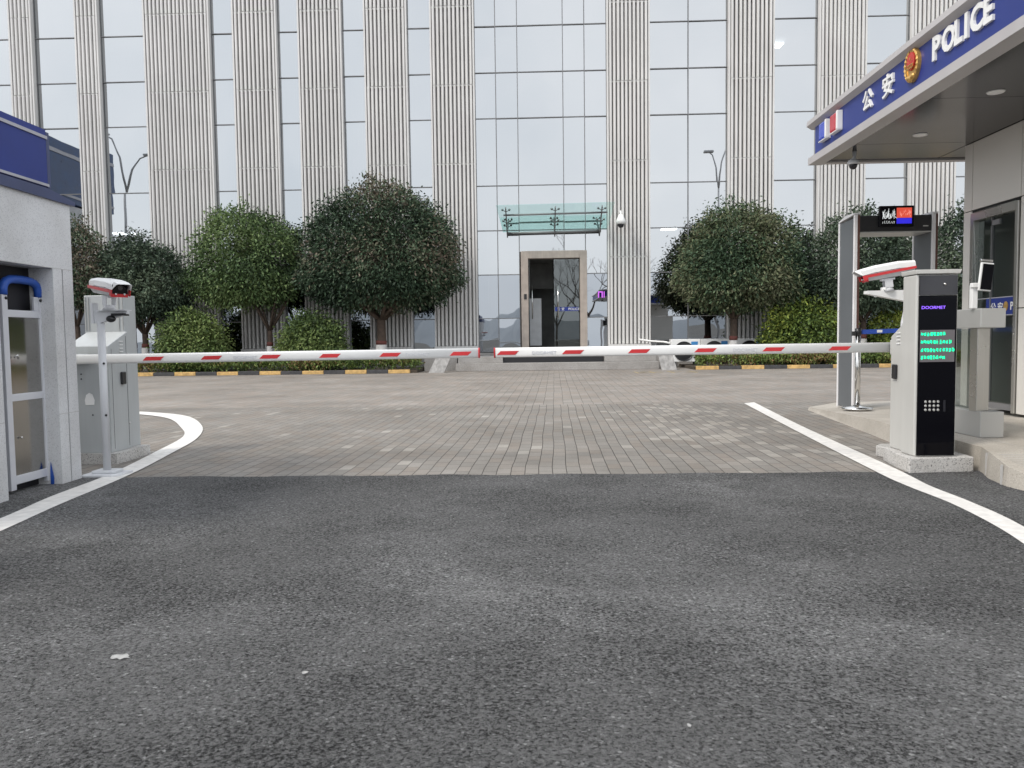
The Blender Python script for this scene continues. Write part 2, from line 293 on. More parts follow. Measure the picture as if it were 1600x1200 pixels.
# ------------------------------------------------------------------ geometry helpers
class MB:
    """collects faces; coordinates are world coordinates unless the object is built local=True"""
    def __init__(s): s.v = []; s.f = []; s.mi = []; s.sm = []
    def add(s, vs, fs, mi=0, smooth=False):
        o = len(s.v); s.v += [tuple(x) for x in vs]
        for f in fs: s.f.append(tuple(i+o for i in f)); s.mi.append(mi); s.sm.append(smooth)
        return s
    def box(s, x0, x1, y0, y1, z0, z1, mi=0):
        v = [(x0,y0,z0),(x1,y0,z0),(x1,y1,z0),(x0,y1,z0),(x0,y0,z1),(x1,y0,z1),(x1,y1,z1),(x0,y1,z1)]
        return s.add(v, [(0,3,2,1),(4,5,6,7),(0,1,5,4),(1,2,6,5),(2,3,7,6),(3,0,4,7)], mi)
    def prism(s, pts, axis, a, b, mi=0):
        """polygon pts (2D) extruded along axis from a to b; 'x': pts=(y,z), 'y': pts=(x,z), 'z': pts=(x,y)"""
        def P(p, t):
            return (t, p[0], p[1]) if axis == 'x' else (p[0], t, p[1]) if axis == 'y' else (p[0], p[1], t)
        n = len(pts); v = [P(p, a) for p in pts]+[P(p, b) for p in pts]
        f = [tuple(range(n))[::-1], tuple(range(n, 2*n))]+[(i, (i+1) % n, n+(i+1) % n, n+i) for i in range(n)]
        return s.add(v, f, mi)
    def loft(s, secs, mi=0, smooth=True, cap=True, closed=True):
        n = len(secs[0]); v = [p for q in secs for p in q]; f = []
        for k in range(len(secs)-1):
            for i in range(n if closed else n-1):
                f.append((k*n+i, k*n+(i+1) % n, (k+1)*n+(i+1) % n, (k+1)*n+i))
        s.add(v, f, mi, smooth)
        if cap and closed:
            s.add(secs[0], [tuple(range(n))[::-1]], mi); s.add(secs[-1], [tuple(range(n))], mi)
        return s
    def tube(s, pts, r, n=12, mi=0, cap=True, ref=None):
        pts = [Vector(p) for p in pts]; rs = r if isinstance(r, (list, tuple)) else [r]*len(pts); secs = []
        d0 = (pts[1]-pts[0]).normalized(); ref = Vector(ref) if ref else Vector((0, 0, 1)) if abs(d0.z) < 0.9 else Vector((0, 1, 0))
        for i, p in enumerate(pts):
            d = (pts[min(i+1, len(pts)-1)]-pts[max(i-1, 0)]).normalized()
            a = d.cross(ref).normalized(); b = d.cross(a)
            secs.append([p+a*math.cos(2*math.pi*k/n)*rs[i]+b*math.sin(2*math.pi*k/n)*rs[i] for k in range(n)])
        return s.loft(secs, mi, True, cap)
    def lathe(s, c, prof, n=24, mi=0):
        secs = [[(c[0]+r*math.cos(2*math.pi*k/n), c[1]+r*math.sin(2*math.pi*k/n), c[2]+z) for k in range(n)] for r, z in prof]
        return s.loft(secs, mi, True, True)
    def ball(s, c, r, mi=0, n=14, sx=1, sy=1, sz=1):
        secs = []
        for j in range(n+1):
            a = math.pi*j/n; rr = max(math.sin(a), 1e-3)*r
            secs.append([(c[0]+rr*math.cos(2*math.pi*k/n)*sx, c[1]+rr*math.sin(2*math.pi*k/n)*sy, c[2]-r*math.cos(a)*sz) for k in range(n)])
        return s.loft(secs, mi, True, True)

def root_of(o):
    while o.parent: o = o.parent
    return o
def obj(name, mb, mats, parent=None, label=None, bevel=0.0, local=False, fix=True):
    me = bpy.data.meshes.new(name)
    off = Vector((0, 0, 0))
    if parent is not None and not local: off = root_of(parent).location
    me.from_pydata([(x-off.x, y-off.y, z-off.z) for x, y, z in mb.v], [], mb.f)
    for m in (mats if isinstance(mats, (list, tuple)) else [mats]): me.materials.append(m)
    me.polygons.foreach_set('material_index', mb.mi); me.polygons.foreach_set('use_smooth', mb.sm)
    me.update()
    if fix:
        import bmesh
        bm = bmesh.new(); bm.from_mesh(me); bmesh.ops.remove_doubles(bm, verts=bm.verts, dist=1e-5)
        bmesh.ops.recalc_face_normals(bm, faces=bm.faces); bm.to_mesh(me); bm.free()
    o = bpy.data.objects.new(name, me); C.objects.link(o); o.parent = parent
    if label: o['label'] = label
    if bevel:
        b = o.modifiers.new('bevel', 'BEVEL'); b.width = bevel; b.segments = 2; b.limit_method = 'ANGLE'; b.angle_limit = R(40)
    return o
def tag(o, label, cat, group=None):
    o['label'] = label; o['category'] = cat
    if group: o['group'] = group
    return o
def thing(name, label, cat, loc=(0, 0, 0), group=None):
    o = bpy.data.objects.new(name, None); C.objects.link(o); o.location = loc; o.empty_display_size = 0.1
    return tag(o, label, cat, group)
def struct(name, mb, m, label=None, fix=True):
    o = obj(name, mb, m, fix=fix); o['kind'] = 'structure'
    if label: o['label'] = label
    return o
def copy_tree(o, parent=None):
    c = o.copy(); C.objects.link(c)
    if parent is not None: c.parent = parent
    for ch in list(o.children): copy_tree(ch, c)
    return c
def text_mb(body, size, depth, bold=0.0, align='LEFT', sx=1.0):
    """lettering as a solid mesh in local xy, facing +z"""
    cu = bpy.data.curves.new('lettering', 'FONT'); cu.body = body; cu.size = size; cu.extrude = depth; cu.offset = bold; cu.align_x = align
    cu.resolution_u = 3
    o = bpy.data.objects.new('lettering', cu); C.objects.link(o)
    bpy.context.view_layer.update()
    me = bpy.data.meshes.new_from_object(o.evaluated_get(bpy.context.evaluated_depsgraph_get()))
    mb = MB(); mb.add([(v.co.x*sx, v.co.y, v.co.z) for v in me.vertices], [tuple(p.vertices) for p in me.polygons])
    bpy.data.objects.remove(o); bpy.data.curves.remove(cu); bpy.data.meshes.remove(me)
    return mb
def place(mb, origin, ux, uy, uz):
    o = Vector(origin); ux, uy, uz = Vector(ux), Vector(uy), Vector(uz)
    mb.v = [tuple(o+ux*x+uy*y+uz*z) for x, y, z in mb.v]; return mb

# ------------------------------------------------------------------ the setting
struct('ground', MB().add([(-500, -500, -0.03), (500, -500, -0.03), (500, 500, -0.03), (-500, 500, -0.03)], [(0, 1, 2, 3)]), M['ground'])
# asphalt with a slightly ragged edge where it meets the pavers
edge = [(x*0.12, 6.29+random.uniform(-0.012, 0.012)+0.02*math.sin(x*0.7)) for x in range(-500, 501)]
mb = MB(); n = len(edge)
mb.add([(x, -40, 0.004) for x, y in edge]+[(x, y, 0.004) for x, y in edge], [(i, i+1, n+i+1, n+i) for i in range(n-1)])
struct('road', mb, M['asphalt'], fix=False)
struct('pavement', MB().add([(-60, 6.2, 0), (60, 6.2, 0), (60, 13.06, 0), (-60, 13.06, 0)], [(0, 1, 2, 3)]), M['pavers'], 'dark brown-grey brick pavers with joints running towards the building')
struct('courtyard_pavement', MB().add([(-60, 13.06, 0), (60, 13.06, 0), (60, 29.2, 0), (-60, 29.2, 0)], [(0, 1, 2, 3)]), M['pavers2'], 'paler larger pavers in front of the hedges')
def ribbon(name, L_, R_, z, m, label):
    mb = MB(); k = len(L_)
    # resample smoothly
    def cm(P, n=6):
        o = []
        for i in range(len(P)-1):
            p0, p1, p2, p3 = P[max(i-1, 0)], P[i], P[i+1], P[min(i+2, len(P)-1)]
            for j in range(n):
                t = j/n
                o.append(tuple(0.5*((2*p1[a])+(-p0[a]+p2[a])*t+(2*p0[a]-5*p1[a]+4*p2[a]-p3[a])*t*t+(-p0[a]+3*p1[a]-3*p2[a]+p3[a])*t**3) for a in (0, 1)))
        return o+[P[-1]]
    A, B = cm(L_), cm(R_); n = len(A)
    mb.add([(x, y, z) for x, y in A]+[(x, y, z) for x, y in B], [(i, n+i, n+i+1, i+1) for i in range(n-1)])
    return struct(name, mb, m, label, fix=False)
ribbon('road_marking', [(-3.30, 3.3), (-3.485, 4.782), (-3.604, 5.488), (-3.70, 6.45), (-3.96, 7.72), (-4.267, 9.009), (-4.744, 9.972), (-5.55, 11.25), (-6.45, 12.0), (-7.4, 12.4)],
       [(-3.10, 3.3), (-3.247, 4.45), (-3.36, 5.198), (-3.50, 6.38), (-3.74, 7.62), (-4.03, 8.873), (-4.56, 10.187), (-5.45, 11.62), (-6.5, 12.38), (-7.5, 12.7)],
       0.008, M['line'], 'white curved line bending round the left barrier')
ribbon('road_marking', [(2.2, 3.1), (2.547, 4.082), (2.69, 4.977), (2.695, 5.70), (2.74, 6.384), (3.015, 9.171), (3.40, 12.82)],
       [(2.46, 3.1), (2.773, 4.45), (2.845, 5.12), (2.86, 5.70), (2.955, 6.5), (3.235, 9.6), (3.62, 13.03)],
       0.008, M['line'], 'white line running past the right barrier cabinet')
# paint splashes on the asphalt
def splat(x, y, r, seed, el=2.2):
    rnd = random.Random(seed); mb = MB()
    pts = [(x+math.cos(a)*r*rnd.uniform(0.35, 1)*el, y+math.sin(a)*r*rnd.uniform(0.35, 1)*1.6, 0.0075) for a in [i*2*math.pi/14 for i in range(14)]]
    mb.add(pts+[(x, y, 0.0075)], [(i, (i+1) % 14, 14) for i in range(14)])
    struct('paint_spot', mb, M['splat'], fix=False)
splat(-1.50, 2.63, 0.022, 3); splat(-0.80, 2.50, 0.012, 5, 1.2); splat(0.42, 2.16, 0.010, 8, 1.2); splat(-1.1, 2.88, 0.006, 2, 1)
# worn yellow lettering-like strokes on the pavers before the steps
mb = MB()
for i in range(22):
    x = 3.15+random.random()*1.9; y = random.choice([24.3, 24.7, 25.1])+random.uniform(-.05, .05); w_ = random.uniform(0.08, 0.3)
    mb.add([(x, y, 0.004), (x+w_, y, 0.004), (x+w_, y+0.09, 0.004), (x, y+0.09, 0.004)], [(0, 1, 2, 3)])
for x in (3.1, 3.6, 4.2, 4.9):
    mb.add([(x, 24.1, 0.0045), (x+.07, 24.1, 0.0045), (x+.07, 25.3, 0.0045), (x, 25.3, 0.0045)], [(0, 1, 2, 3)])
struct('worn_marking', mb, M['wornyellow'], 'faded yellow paint on the pavers', fix=False)
# planting beds
for x0, x1 in ((-24, -4.2), (5.3, 20)):
    mb = MB().box(x0, x1, 26.42, 29.2, 0.0, 0.10); struct('planting_bed', mb, M['soil'])
# hills behind the viewer (seen mirrored in the glass)
mb = MB(); pts = []
for i in range(121):
    x = -420+i*7.0; h = 15+6*math.sin(i*0.17)+3.5*math.sin(i*0.53+1)+2*math.sin(i*1.3)
    pts.append((x, h))
n = len(pts)
mb.add([(x, -300, -1) for x, h in pts]+[(x, -340, h) for x, h in pts]+[(x, -420, -1) for x, h in pts],
       [(i, i+1, n+i+1, n+i) for i in range(n-1)]+[(n+i, n+i+1, 2*n+i+1, 2*n+i) for i in range(n-1)])
struct('hills', mb, M['hill'], fix=False)

# ------------------------------------------------------------------ kerb stones
def kerb_run(xs, y, h=0.125):
    for i, (a, b) in enumerate(zip(xs[:-1], xs[1:])):
        yel = i % 2 == 0
        yy = y(a) if callable(y) else y
        mb = MB().box(a+0.004, b-0.004, yy, yy+0.16, 0, h+random.uniform(-.006, .006))
        o = obj('kerb_stone', mb, M['yellow' if yel else 'black'], bevel=0.012)
        side = 'left' if a < 0 else 'right'
        tag(o, ('yellow' if yel else 'black')+' painted kerb block along the %s hedge' % side, 'kerb stone', 'painted kerb stones along the %s hedge' % side)
kerb_run([-14.1+i*0.745 for i in range(14)], 26.15)
kerb_run([5.36+i*0.765 for i in range(19)], 26.3)

# ------------------------------------------------------------------ foliage
def leaves(centres, outward, n_leaf, size, cols, seed, spread=0.15, droop=0.6):
    rs = np.random.RandomState(seed); k = len(centres); per = n_leaf
    c = np.repeat(centres, per, 0)+rs.normal(0, spread, (k*per, 3)); o = np.repeat(outward, per, 0)
    d = o+rs.normal(0, 0.75, (k*per, 3)); d[:, 2] -= droop; d /= np.linalg.norm(d, axis=1)[:, None]
    s = np.cross(d, rs.normal(0, 1, (k*per, 3))); s /= np.linalg.norm(s, axis=1)[:, None]
    ln = size*rs.uniform(0.7, 1.25, (k*per, 1)); wd = ln*0.21
    v = np.stack([c-d*ln*0.5, c+s*wd+d*ln*0.03, c+d*ln*0.5, c-s*wd+d*ln*0.03], 1).reshape(-1, 3)
    # colour: per twig tone plus per leaf jitter, patches of brownish growth
    pn = np.sin(centres[:, 0]*2.1+seed)+np.sin(centres[:, 2]*2.7+seed*2)+np.sin(centres[:, 1]*2.3+centres[:, 0]*1.1)
    t = np.clip(0.5+0.22*pn+rs.normal(0, 0.22, k), 0, 1); t = np.clip(np.repeat(t, per)+rs.normal(0, 0.2, k*per), 0, 1)
    cols = np.array(cols); idx = t*(len(cols)-1); i0 = np.clip(idx.astype(int), 0, len(cols)-2); fr = (idx-i0)[:, None]
    col = cols[i0]*(1-fr)+cols[i0+1]*fr; col *= rs.uniform(0.85, 1.55, (k*per, 1))
    return v, col
def leaf_mesh(name, parts, parent=None):
    v = np.concatenate([p[0] for p in parts]); col = np.concatenate([p[1] for p in parts])
    if parent is not None: v = v-np.array(root_of(parent).location)
    n = len(v)//4; me = bpy.data.meshes.new(name)
    me.vertices.add(len(v)); me.vertices.foreach_set('co', v.ravel())
    me.loops.add(n*4); me.loops.foreach_set('vertex_index', np.arange(n*4))
    me.polygons.add(n); me.polygons.foreach_set('loop_start', np.arange(n)*4)
    me.materials.append(M['leaf']); me.update()
    a = me.color_attributes.new('leaf_colour', 'FLOAT_COLOR', 'POINT')
    c4 = np.ones((len(v), 4)); c4[:, :3] = np.repeat(col, 4, 0); a.data.foreach_set('color', c4.ravel())
    o = bpy.data.objects.new(name, me); C.objects.link(o); o.parent = parent
    return o
def crown(cx, cy, zb, zt, rx, ry, n_twig, per, size, cols, seed, gap=0.0, flat=0.75, inner=0.5):
    """dome crown: lumpy ellipsoid, flatter below, twigs mostly in an outer shell with thinner spots"""
    rs = np.random.RandomState(seed)
    zc = zb+(zt-zb)*0.30; rx *= 0.95; ry *= 0.95
    u = rs.normal(0, 1, (n_twig*2, 3)); u /= np.linalg.norm(u, axis=1)[:, None]
    lump = 1+0.07*np.sin(u[:, 0]*5+seed)*np.cos(u[:, 2]*4+seed)+0.045*np.sin(u[:, 0]*9+u[:, 1]*7+u[:, 2]*8+seed)+0.03*np.sin(u[:, 0]*17+u[:, 2]*15+seed)
    rr = np.where(rs.rand(len(u)) < 0.68, rs.uniform(0.84, 1.02, len(u)), rs.uniform(inner*0.6, 0.86, len(u)))*lump
    g = np.sin(u[:, 0]*7+seed*1.3)+np.sin(u[:, 2]*6.3+u[:, 1]*5+seed)+np.sin(u[:, 1]*8-u[:, 0]*4)
    keep = g > (-2.6+gap*2.2)
    u, rr = u[keep][:n_twig], rr[keep][:n_twig]
    hz = np.where(u[:, 2] > 0, zt-zc, (zc-zb)*flat/0.75)
    p = np.stack([cx+u[:, 0]*rx*rr, cy+u[:, 1]*ry*rr, zc+u[:, 2]*hz*rr], 1)
    k = u[:, 2] < 0
    p[k, 0] = cx+(p[k, 0]-cx)*(1+0.10*np.abs(u[k, 2]))
    if rx > 1.0:   # a few shoots above the outline
        m = rs.randint(14, 22); q = rs.randint(0, len(p), m*6); q = q[u[q, 2] > 0.3][:m]
        for i in q:
            for s_ in (0.1, 0.2, 0.3): p = np.vstack([p, p[i]+u[i]*s_*rs.uniform(.4, 1)]); u = np.vstack([u, u[i]])
    return leaves(p, u, per, size, cols, seed)
DARK = [(0.015, 0.028, 0.016), (0.028, 0.052, 0.028), (0.050, 0.085, 0.047), (0.082, 0.098, 0.060), (0.115, 0.092, 0.068)]
MID = [(0.026, 0.046, 0.018), (0.050, 0.086, 0.032), (0.082, 0.130, 0.046), (0.12, 0.165, 0.062)]
GREYG = [(0.020, 0.035, 0.022), (0.040, 0.062, 0.040), (0.065, 0.092, 0.058), (0.085, 0.11, 0.07)]
LIME = [(0.045, 0.075, 0.02), (0.09, 0.135, 0.03), (0.15, 0.20, 0.04), (0.24, 0.27, 0.05)]
BUSH = [(0.04, 0.065, 0.025), (0.075, 0.115, 0.035), (0.12, 0.17, 0.05), (0.17, 0.21, 0.075)]
def branch_mb(x, y, z0, zf, zb, r, spread, seed):
    rnd = random.Random(seed); mb = MB()
    mb.tube([(x, y, z0), (x+.02, y, (z0+zf)/2), (x+.01, y, zf)], [r*1.15, r, r*0.95], 10)
    for i in range(7):
        a = i*2*math.pi/7+rnd.random(); s = spread*rnd.uniform(.45, .8)
        mb.tube([(x+.01, y, zf-.05), (x+math.cos(a)*s*.3, y+math.sin(a)*s*.2, zf+(zb-zf)*rnd.uniform(.5, .7)), (x+math.cos(a)*s*.8, y+math.sin(a)*s*.35, zb+rnd.uniform(.3, .9))], [r*.55, r*.38, r*.12], 7)
    return mb
def tree(x, y, zb, zt, rx, ry, fork, r, n, cols, seed, label, gap=0.0, size=0.135, lime=True, tx=None):
    t = thing('round_tree', label, 'tree', (tx if tx is not None else x, y, 0.1), 'clipped round trees in front of the facade')
    X = tx if tx is not None else x
    obj('trunk', branch_mb(X, y, 0.1, fork, zb+0.5, r, rx, seed), M['trunk'], t)
    leaf_mesh('crown', [crown(x, y, zb+0.25, zt, rx, ry, int(n*1.5), 9, size, cols, seed, gap)], t)
    if lime:
        obj('limewash_band', MB().tube([(X, y, 0.1), (X, y, 0.98)], r*1.2, 12), M['lime'], t, label='white limewashed trunk foot')
        obj('red_band', MB().tube([(X, y, 0.98), (X+.01, y, 1.13)], r*1.17, 12), M['redband'], t)
    return t
tree(-17.1, 28.0, 2.3, 5.5, 1.55, 1.2, 1.8, 0.10, 1300, DARK, 11, 'dark round tree half hidden behind the left booth wall', 0.1)
tree(-14.65, 28.2, 1.85, 4.95, 1.78, 1.35, 1.5, 0.11, 1700, GREYG, 12, 'grey-green round tree just right of the left camera', 0.35)
tree(-10.75, 28.2, 2.25, 6.05, 2.15, 1.5, 1.55, 0.10, 2300, MID, 13, 'mid green loose round tree between two bushes, second largest', 0.45, tx=-9.95)
tree(-5.75, 28.0, 2.05, 6.7, 3.05, 1.7, 1.9, 0.17, 4600, DARK, 14, 'largest dark green umbrella-shaped tree left of the entrance', -0.2)
tree(7.3, 27.9, 1.85, 5.75, 2.3, 1.5, 1.75, 0.13, 3300, [DARK[1], DARK[2], (0.072, 0.095, 0.045), (0.10, 0.105, 0.06)], 16, 'broad round tree right of the entrance beside the air conditioner', 0.0, tx=7.0)
tree(11.45, 27.6, 1.7, 5.45, 1.95, 1.4, 1.6, 0.12, 2100, GREYG, 17, 'round tree seen behind and through the metal detector gate', 0.1)
tree(15.1, 27.6, 1.5, 5.5, 1.5, 1.4, 1.5, 0.12, 1500, GREYG, 18, 'tree seen in the strip between the gate and the kiosk corner', 0.0)
def bush(x, y, zt, rx, cols, n, seed, label):
    t = thing('round_bush', label, 'bush', (x, y, 0.1), 'clipped round bushes under the trees')
    mb = MB()
    for i in range(6):
        a = i*1.05; mb.tube([(x, y, 0.1), (x+math.cos(a)*.3, y+math.sin(a)*.3, 0.6), (x+math.cos(a)*.7, y+math.sin(a)*.6, 1.1)], [.03, .025, .01], 6)
    obj('stem', mb, M['trunk'], t)
    leaf_mesh('foliage', [crown(x, y, 0.35, zt, rx, min(rx, 0.95), n, 9, 0.13, cols, seed, -0.3, 0.9)], t)
bush(-12.6, 27.6, 2.22, 1.28, BUSH, 1500, 21, 'round green bush between the two left trees')
bush(-8.15, 27.6, 2.1, 1.18, BUSH, 1500, 22, 'round green bush left of the largest tree trunk')
bush(9.45, 27.7, 2.45, 1.5, LIME, 1700, 23, 'yellow-green round bush right of the broad tree')
bush(12.7, 27.8, 2.3, 0.95, LIME, 900, 24, 'smaller green bush seen through the metal detector gate')
def hedge(x0, x1, h, seed, label):
    rs = np.random.RandomState(seed); n = int((x1-x0)*300)
    p = np.stack([rs.uniform(x0, x1, n), 26.72+rs.uniform(-.32, .36, n), 0.14+rs.beta(2, 1.3, n)*h], 1)
    p[:, 2] = np.minimum(p[:, 2], 0.1+h*(0.82+0.2*np.sin(p[:, 0]*2.2+seed)*np.sin(p[:, 0]*5.1)))
    u = np.stack([rs.normal(0, .4, n), -np.ones(n)*.6, np.ones(n)*.8], 1)
    cols = [(0.04, 0.07, 0.02), (0.08, 0.125, 0.035), (0.13, 0.19, 0.05), (0.20, 0.26, 0.08), (0.17, 0.11, 0.05)]
    o = leaf_mesh('low_hedge', [leaves(p, u, 6, 0.10, cols, seed, 0.06, -0.3)]); tag(o, label, 'hedge')
hedge(-14.4, -4.15, 0.55, 31, 'low leafy green hedge behind the left kerb')
hedge(5.45, 17.0, 0.48, 32, 'low leafy green hedge behind the right kerb')

# ------------------------------------------------------------------ main office building
FY = 30.0; TOP = 17.0
main = thing('office_building', 'large glass and pale slatted office building filling the background', 'building', (0, 30, 0))
groups = [(-23.9, -22.9), (-20.36, -19.45), (-17.75, -16.84), (-15.06, -12.49), (-11.6, -9.89), (-9.07, -7.39), (-6.53, -4.88), (-4.0, -2.32), (2.70, 4.32), (7.26, 8.97), (10.62, 12.38), (14.02, 15.72), (18.0, 20.0)]
joints = [4.22, 7.86, 10.82, 13.75]
BASE = 0.88
def at_rows(x): return 0
for a, b in groups:
    mb = MB(); mb.box(a+0.03, b-0.03, 29.97, 30.2, BASE, TOP, 1)     # backing
    for s0, s1 in ((a, a+0.06), (b-0.06, b)): mb.box(s0, s1, 29.76, 30.1, BASE, TOP, 0)   # side returns
    n = max(3, round((b-a-0.12)/0.153)); pit = (b-a-0.12)/n
    for i in range(n):
        x0 = a+0.06+i*pit+pit*0.5-0.05
        zz = [BASE]+joints+[TOP]
        for z0, z1 in zip(zz[:-1], zz[1:]):
            jx = random.uniform(-.003, .003); jy = random.uniform(-.012, .012)
            # each slat is a shallow rounded fin
            P = [(x0+jx, 29.95), (x0+jx, 29.80+jy), (x0+jx+0.018, 29.76+jy), (x0+jx+0.082, 29.76+jy), (x0+jx+0.10, 29.80+jy), (x0+jx+0.10, 29.95)]
            mb.prism(P, 'z', z0+0.012, z1-0.012+random.uniform(0, .02) if z1 < TOP else z1, 0)
    for z in joints:
        mb.box(a+0.06, b-0.06, 29.84, 29.93, z-0.025, z+0.025, 0)
    mb.box(a-0.0, b+0.0, 29.60, 30.15, BASE-0.12, BASE-0.002, 0)
    obj('slat_panel', mb, [M['slat'], M['slatback']], main, fix=False)
rows = [0.62, 1.93, 3.62, 5.32, 7.03, 9.58, 11.30, 13.03, 14.75, 17.0]
bays = [(groups[i][1], groups[i+1][0]) for i in range(len(groups)-1)]
for a, b in bays:
    central = a < 0 < b; wide = abs(a-4.32) < 0.1
    cols = [a, -1.529, -0.695, 1.042, 1.86, b] if central else [a, (a+b)/2, b] if wide else [a, b]
    for r0, r1 in zip(rows[:-1], rows[1:]):
        for c0, c1 in zip(cols[:-1], cols[1:]):
            if central and c1 > -0.6 and c0 < 1.8 and r1 < 4.3: continue
            lo = r0
            if central and -0.7 < c0 < 1.8 and r0 < 4.49: lo = 4.49
            ax, az = random.gauss(0, 0.0022), random.gauss(0, 0.0028); w_, h_ = (c1-c0), (r1-lo)
            q = [(c0+.005, FY-w_*ax-h_*az, lo+.005), (c1-.005, FY+w_*ax-h_*az, lo+.005), (c1-.005, FY+w_*ax+h_*az, r1-.005), (c0+.005, FY-w_*ax+h_*az, r1-.005)]
            mb = MB().add(q+[(x, y+0.02, z) for x, y, z in q], [(0, 1, 2, 3), (7, 6, 5, 4), (0, 4, 5, 1), (1, 5, 6, 2), (2, 6, 7, 3), (3, 7, 4, 0)])
            obj('window_pane', mb, M['glassl' if r1 < 3.7 else 'glassf'], main, fix=False)
    fr = MB(); t = 0.015
    for z in rows[1:-1]:
        if central:
            for c0, c1 in zip(cols[:-1], cols[1:]):
                if not (-0.7 < c0 < 1.8 and z < 4.4): fr.box(c0+t, c1-t, 29.955, 29.99, z-t, z+t)
        else: fr.box(a+t, b-t, 29.955, 29.99, z-t, z+t)
    for c in cols: fr.box(c-t, c+t, 29.95, 29.992, 0.62 if not (central and -.6 < c < 1.7) else 4.5, TOP)
    obj('mullion', fr, M['mullion'], main)
# plinth, interior
obj('plinth', MB().box(-24, -4.2, 29.55, 30.02, 0, 0.745).box(5.0, 20, 29.55, 30.02, 0, 0.745).box(-4.2, 5.0, 29.72, 30.02, 0, 0.60), M['stone'], main)
mb = MB().box(-24, 20, 35.0, 35.2, 0, TOP)
for z in (0.5, 7.4, 12.6, 16.9): mb.box(-24, 20, 30.35, 35, z, z+0.25)
for x in (-24, -16, -8, -2.4, 2.9, 8.1, 12, 19.8): mb.box(x, x+0.2, 30.4, 35, 0.75, TOP)
mb.box(-24, 20, 30.35, 35, 4.25, 4.55)
obj('interior_wall', mb, M['inside'], main, fix=False)
def ceil_light(x, y, z, w_, label):
    o = obj('ceiling_light', MB().box(x, x+w_, y, y+0.5, z, z+0.05), M['ceil_light'], main, label=label)
ceil_light(9.05, 30.9, 12.45, 0.62, 'lit ceiling light behind upper right pane'); ceil_light(4.95, 30.9, 5.40, 0.6, 'lit ceiling light right of the entrance')
ceil_light(-17.3, 31.0, 5.62, 0.42, 'lit ceiling light at the left end'); ceil_light(-16.5, 31.0, 5.6, 0.4, 'lit ceiling light at the left end')
# entrance
obj('door_frame', MB().box(-0.64, -0.36, 29.78, 30.14, 0.55, 4.49).box(1.63, 1.90, 29.78, 30.14, 0.55, 4.49).box(-0.36, 1.63, 29.78, 30.14, 4.21, 4.49), M['frame_stone'], main, label='brown-grey stone door surround', bevel=0.01)
mb = MB().box(0.63, 1.60, 29.98, 29.995, 0.60, 4.18)
d = obj('door', mb, M['glassd'], main, label='closed right glass door leaf')
obj('door_handle', MB().tube([(0.78, 29.9, 1.9), (0.78, 29.9, 3.2)], 0.022, 8).tube([(0.78, 29.9, 2.0), (0.78, 29.98, 2.0)], 0.02, 6).tube([(0.78, 29.9, 3.1), (0.78, 29.98, 3.1)], 0.02, 6), M['chrome'], d)
st = obj('police_sticker', MB().box(0.66, 1.58, 29.970, 29.977, 2.18, 2.34), M['blue'], d)
tm = place(text_mb('公 安    POLICE', 0.13, 0.002), (0.74, 29.965, 2.215), (1, 0, 0), (0, 0, 1), (0, -1, 0))
obj('lettering', tm, M['white'], d)
mb = MB().box(-0.33, -0.318, 29.99, 30.75, 0.60, 4.18)
d2 = obj('door', mb, M['glassd'], main, label='left glass door leaf standing open inwards')
obj('door_handle', MB().tube([(-0.22, 30.3, 1.9), (-0.22, 30.3, 3.2)], 0.022, 8), M['chrome'], d2)
obj('keypad', MB().box(-0.53, -0.43, 29.765, 29.78, 2.65, 2.85), M['blackpl'], main)
obj('lobby_wall', MB().box(-0.34, 0.62, 32.2, 32.3, 3.2, 4.4).box(-0.9, 2.2, 33.5, 33.6, 0.75, 4.4), M['inside'], main)
obj('lobby_panel', MB().box(-0.34, 0.14, 31.2, 31.25, 0.85, 2.75), M['paleb'], main, label='pale crumpled panel leaning inside the doorway')
obj('sign_light', MB().box(2.33, 2.37, 29.94, 29.95, 2.68, 2.92).box(2.37, 2.47, 29.94, 29.95, 2.88, 2.92).box(2.47, 2.51, 29.94, 29.95, 2.68, 2.92).box(2.55, 2.58, 29.94, 29.95, 2.68, 2.92), M['magenta_led'], main, label='small glowing magenta sign in the pane right of the door')
# glass door canopy
can = obj('door_canopy', MB().add([(-1.50, 28.55, 6.03), (2.85, 28.55, 6.07), (2.72, 29.93, 5.30), (-1.32, 29.93, 5.26), (-1.50, 28.55, 6.05), (2.85, 28.55, 6.09), (2.72, 29.93, 5.32), (-1.32, 29.93, 5.28)],
      [(0, 1, 2, 3), (4, 5, 6, 7), (0, 1, 5, 4), (1, 2, 6, 5), (2, 3, 7, 6), (3, 0, 4, 7)]), M['glassc'], main, label='green glass canopy over the entrance')
mb = MB()
mb.tube([(-1.25, 28.95, 5.74), (2.62, 28.95, 5.78)], 0.035, 8)
mb.tube([(-1.15, 29.85, 5.18), (2.45, 29.85, 5.22)], 0.05, 8)
for x in (-1.15, 0.68, 2.40):
    P = [(28.6, 5.93), (28.62, 5.99), (29.95, 5.26), (29.95, 5.05)]
    mb.prism(P, 'x', x-0.02, x+0.02)
    for dx in (-0.13, 0.13):
        for yy, zz in ((28.85, 5.90), (29.45, 5.58)):
            mb.tube([(x, yy, zz-.05), (x+dx, yy, zz+0.01)], 0.016, 6); mb.ball((x+dx, yy, zz+.02), 0.045, n=8)
obj('canopy_bracket', mb, M['mullion'], can)
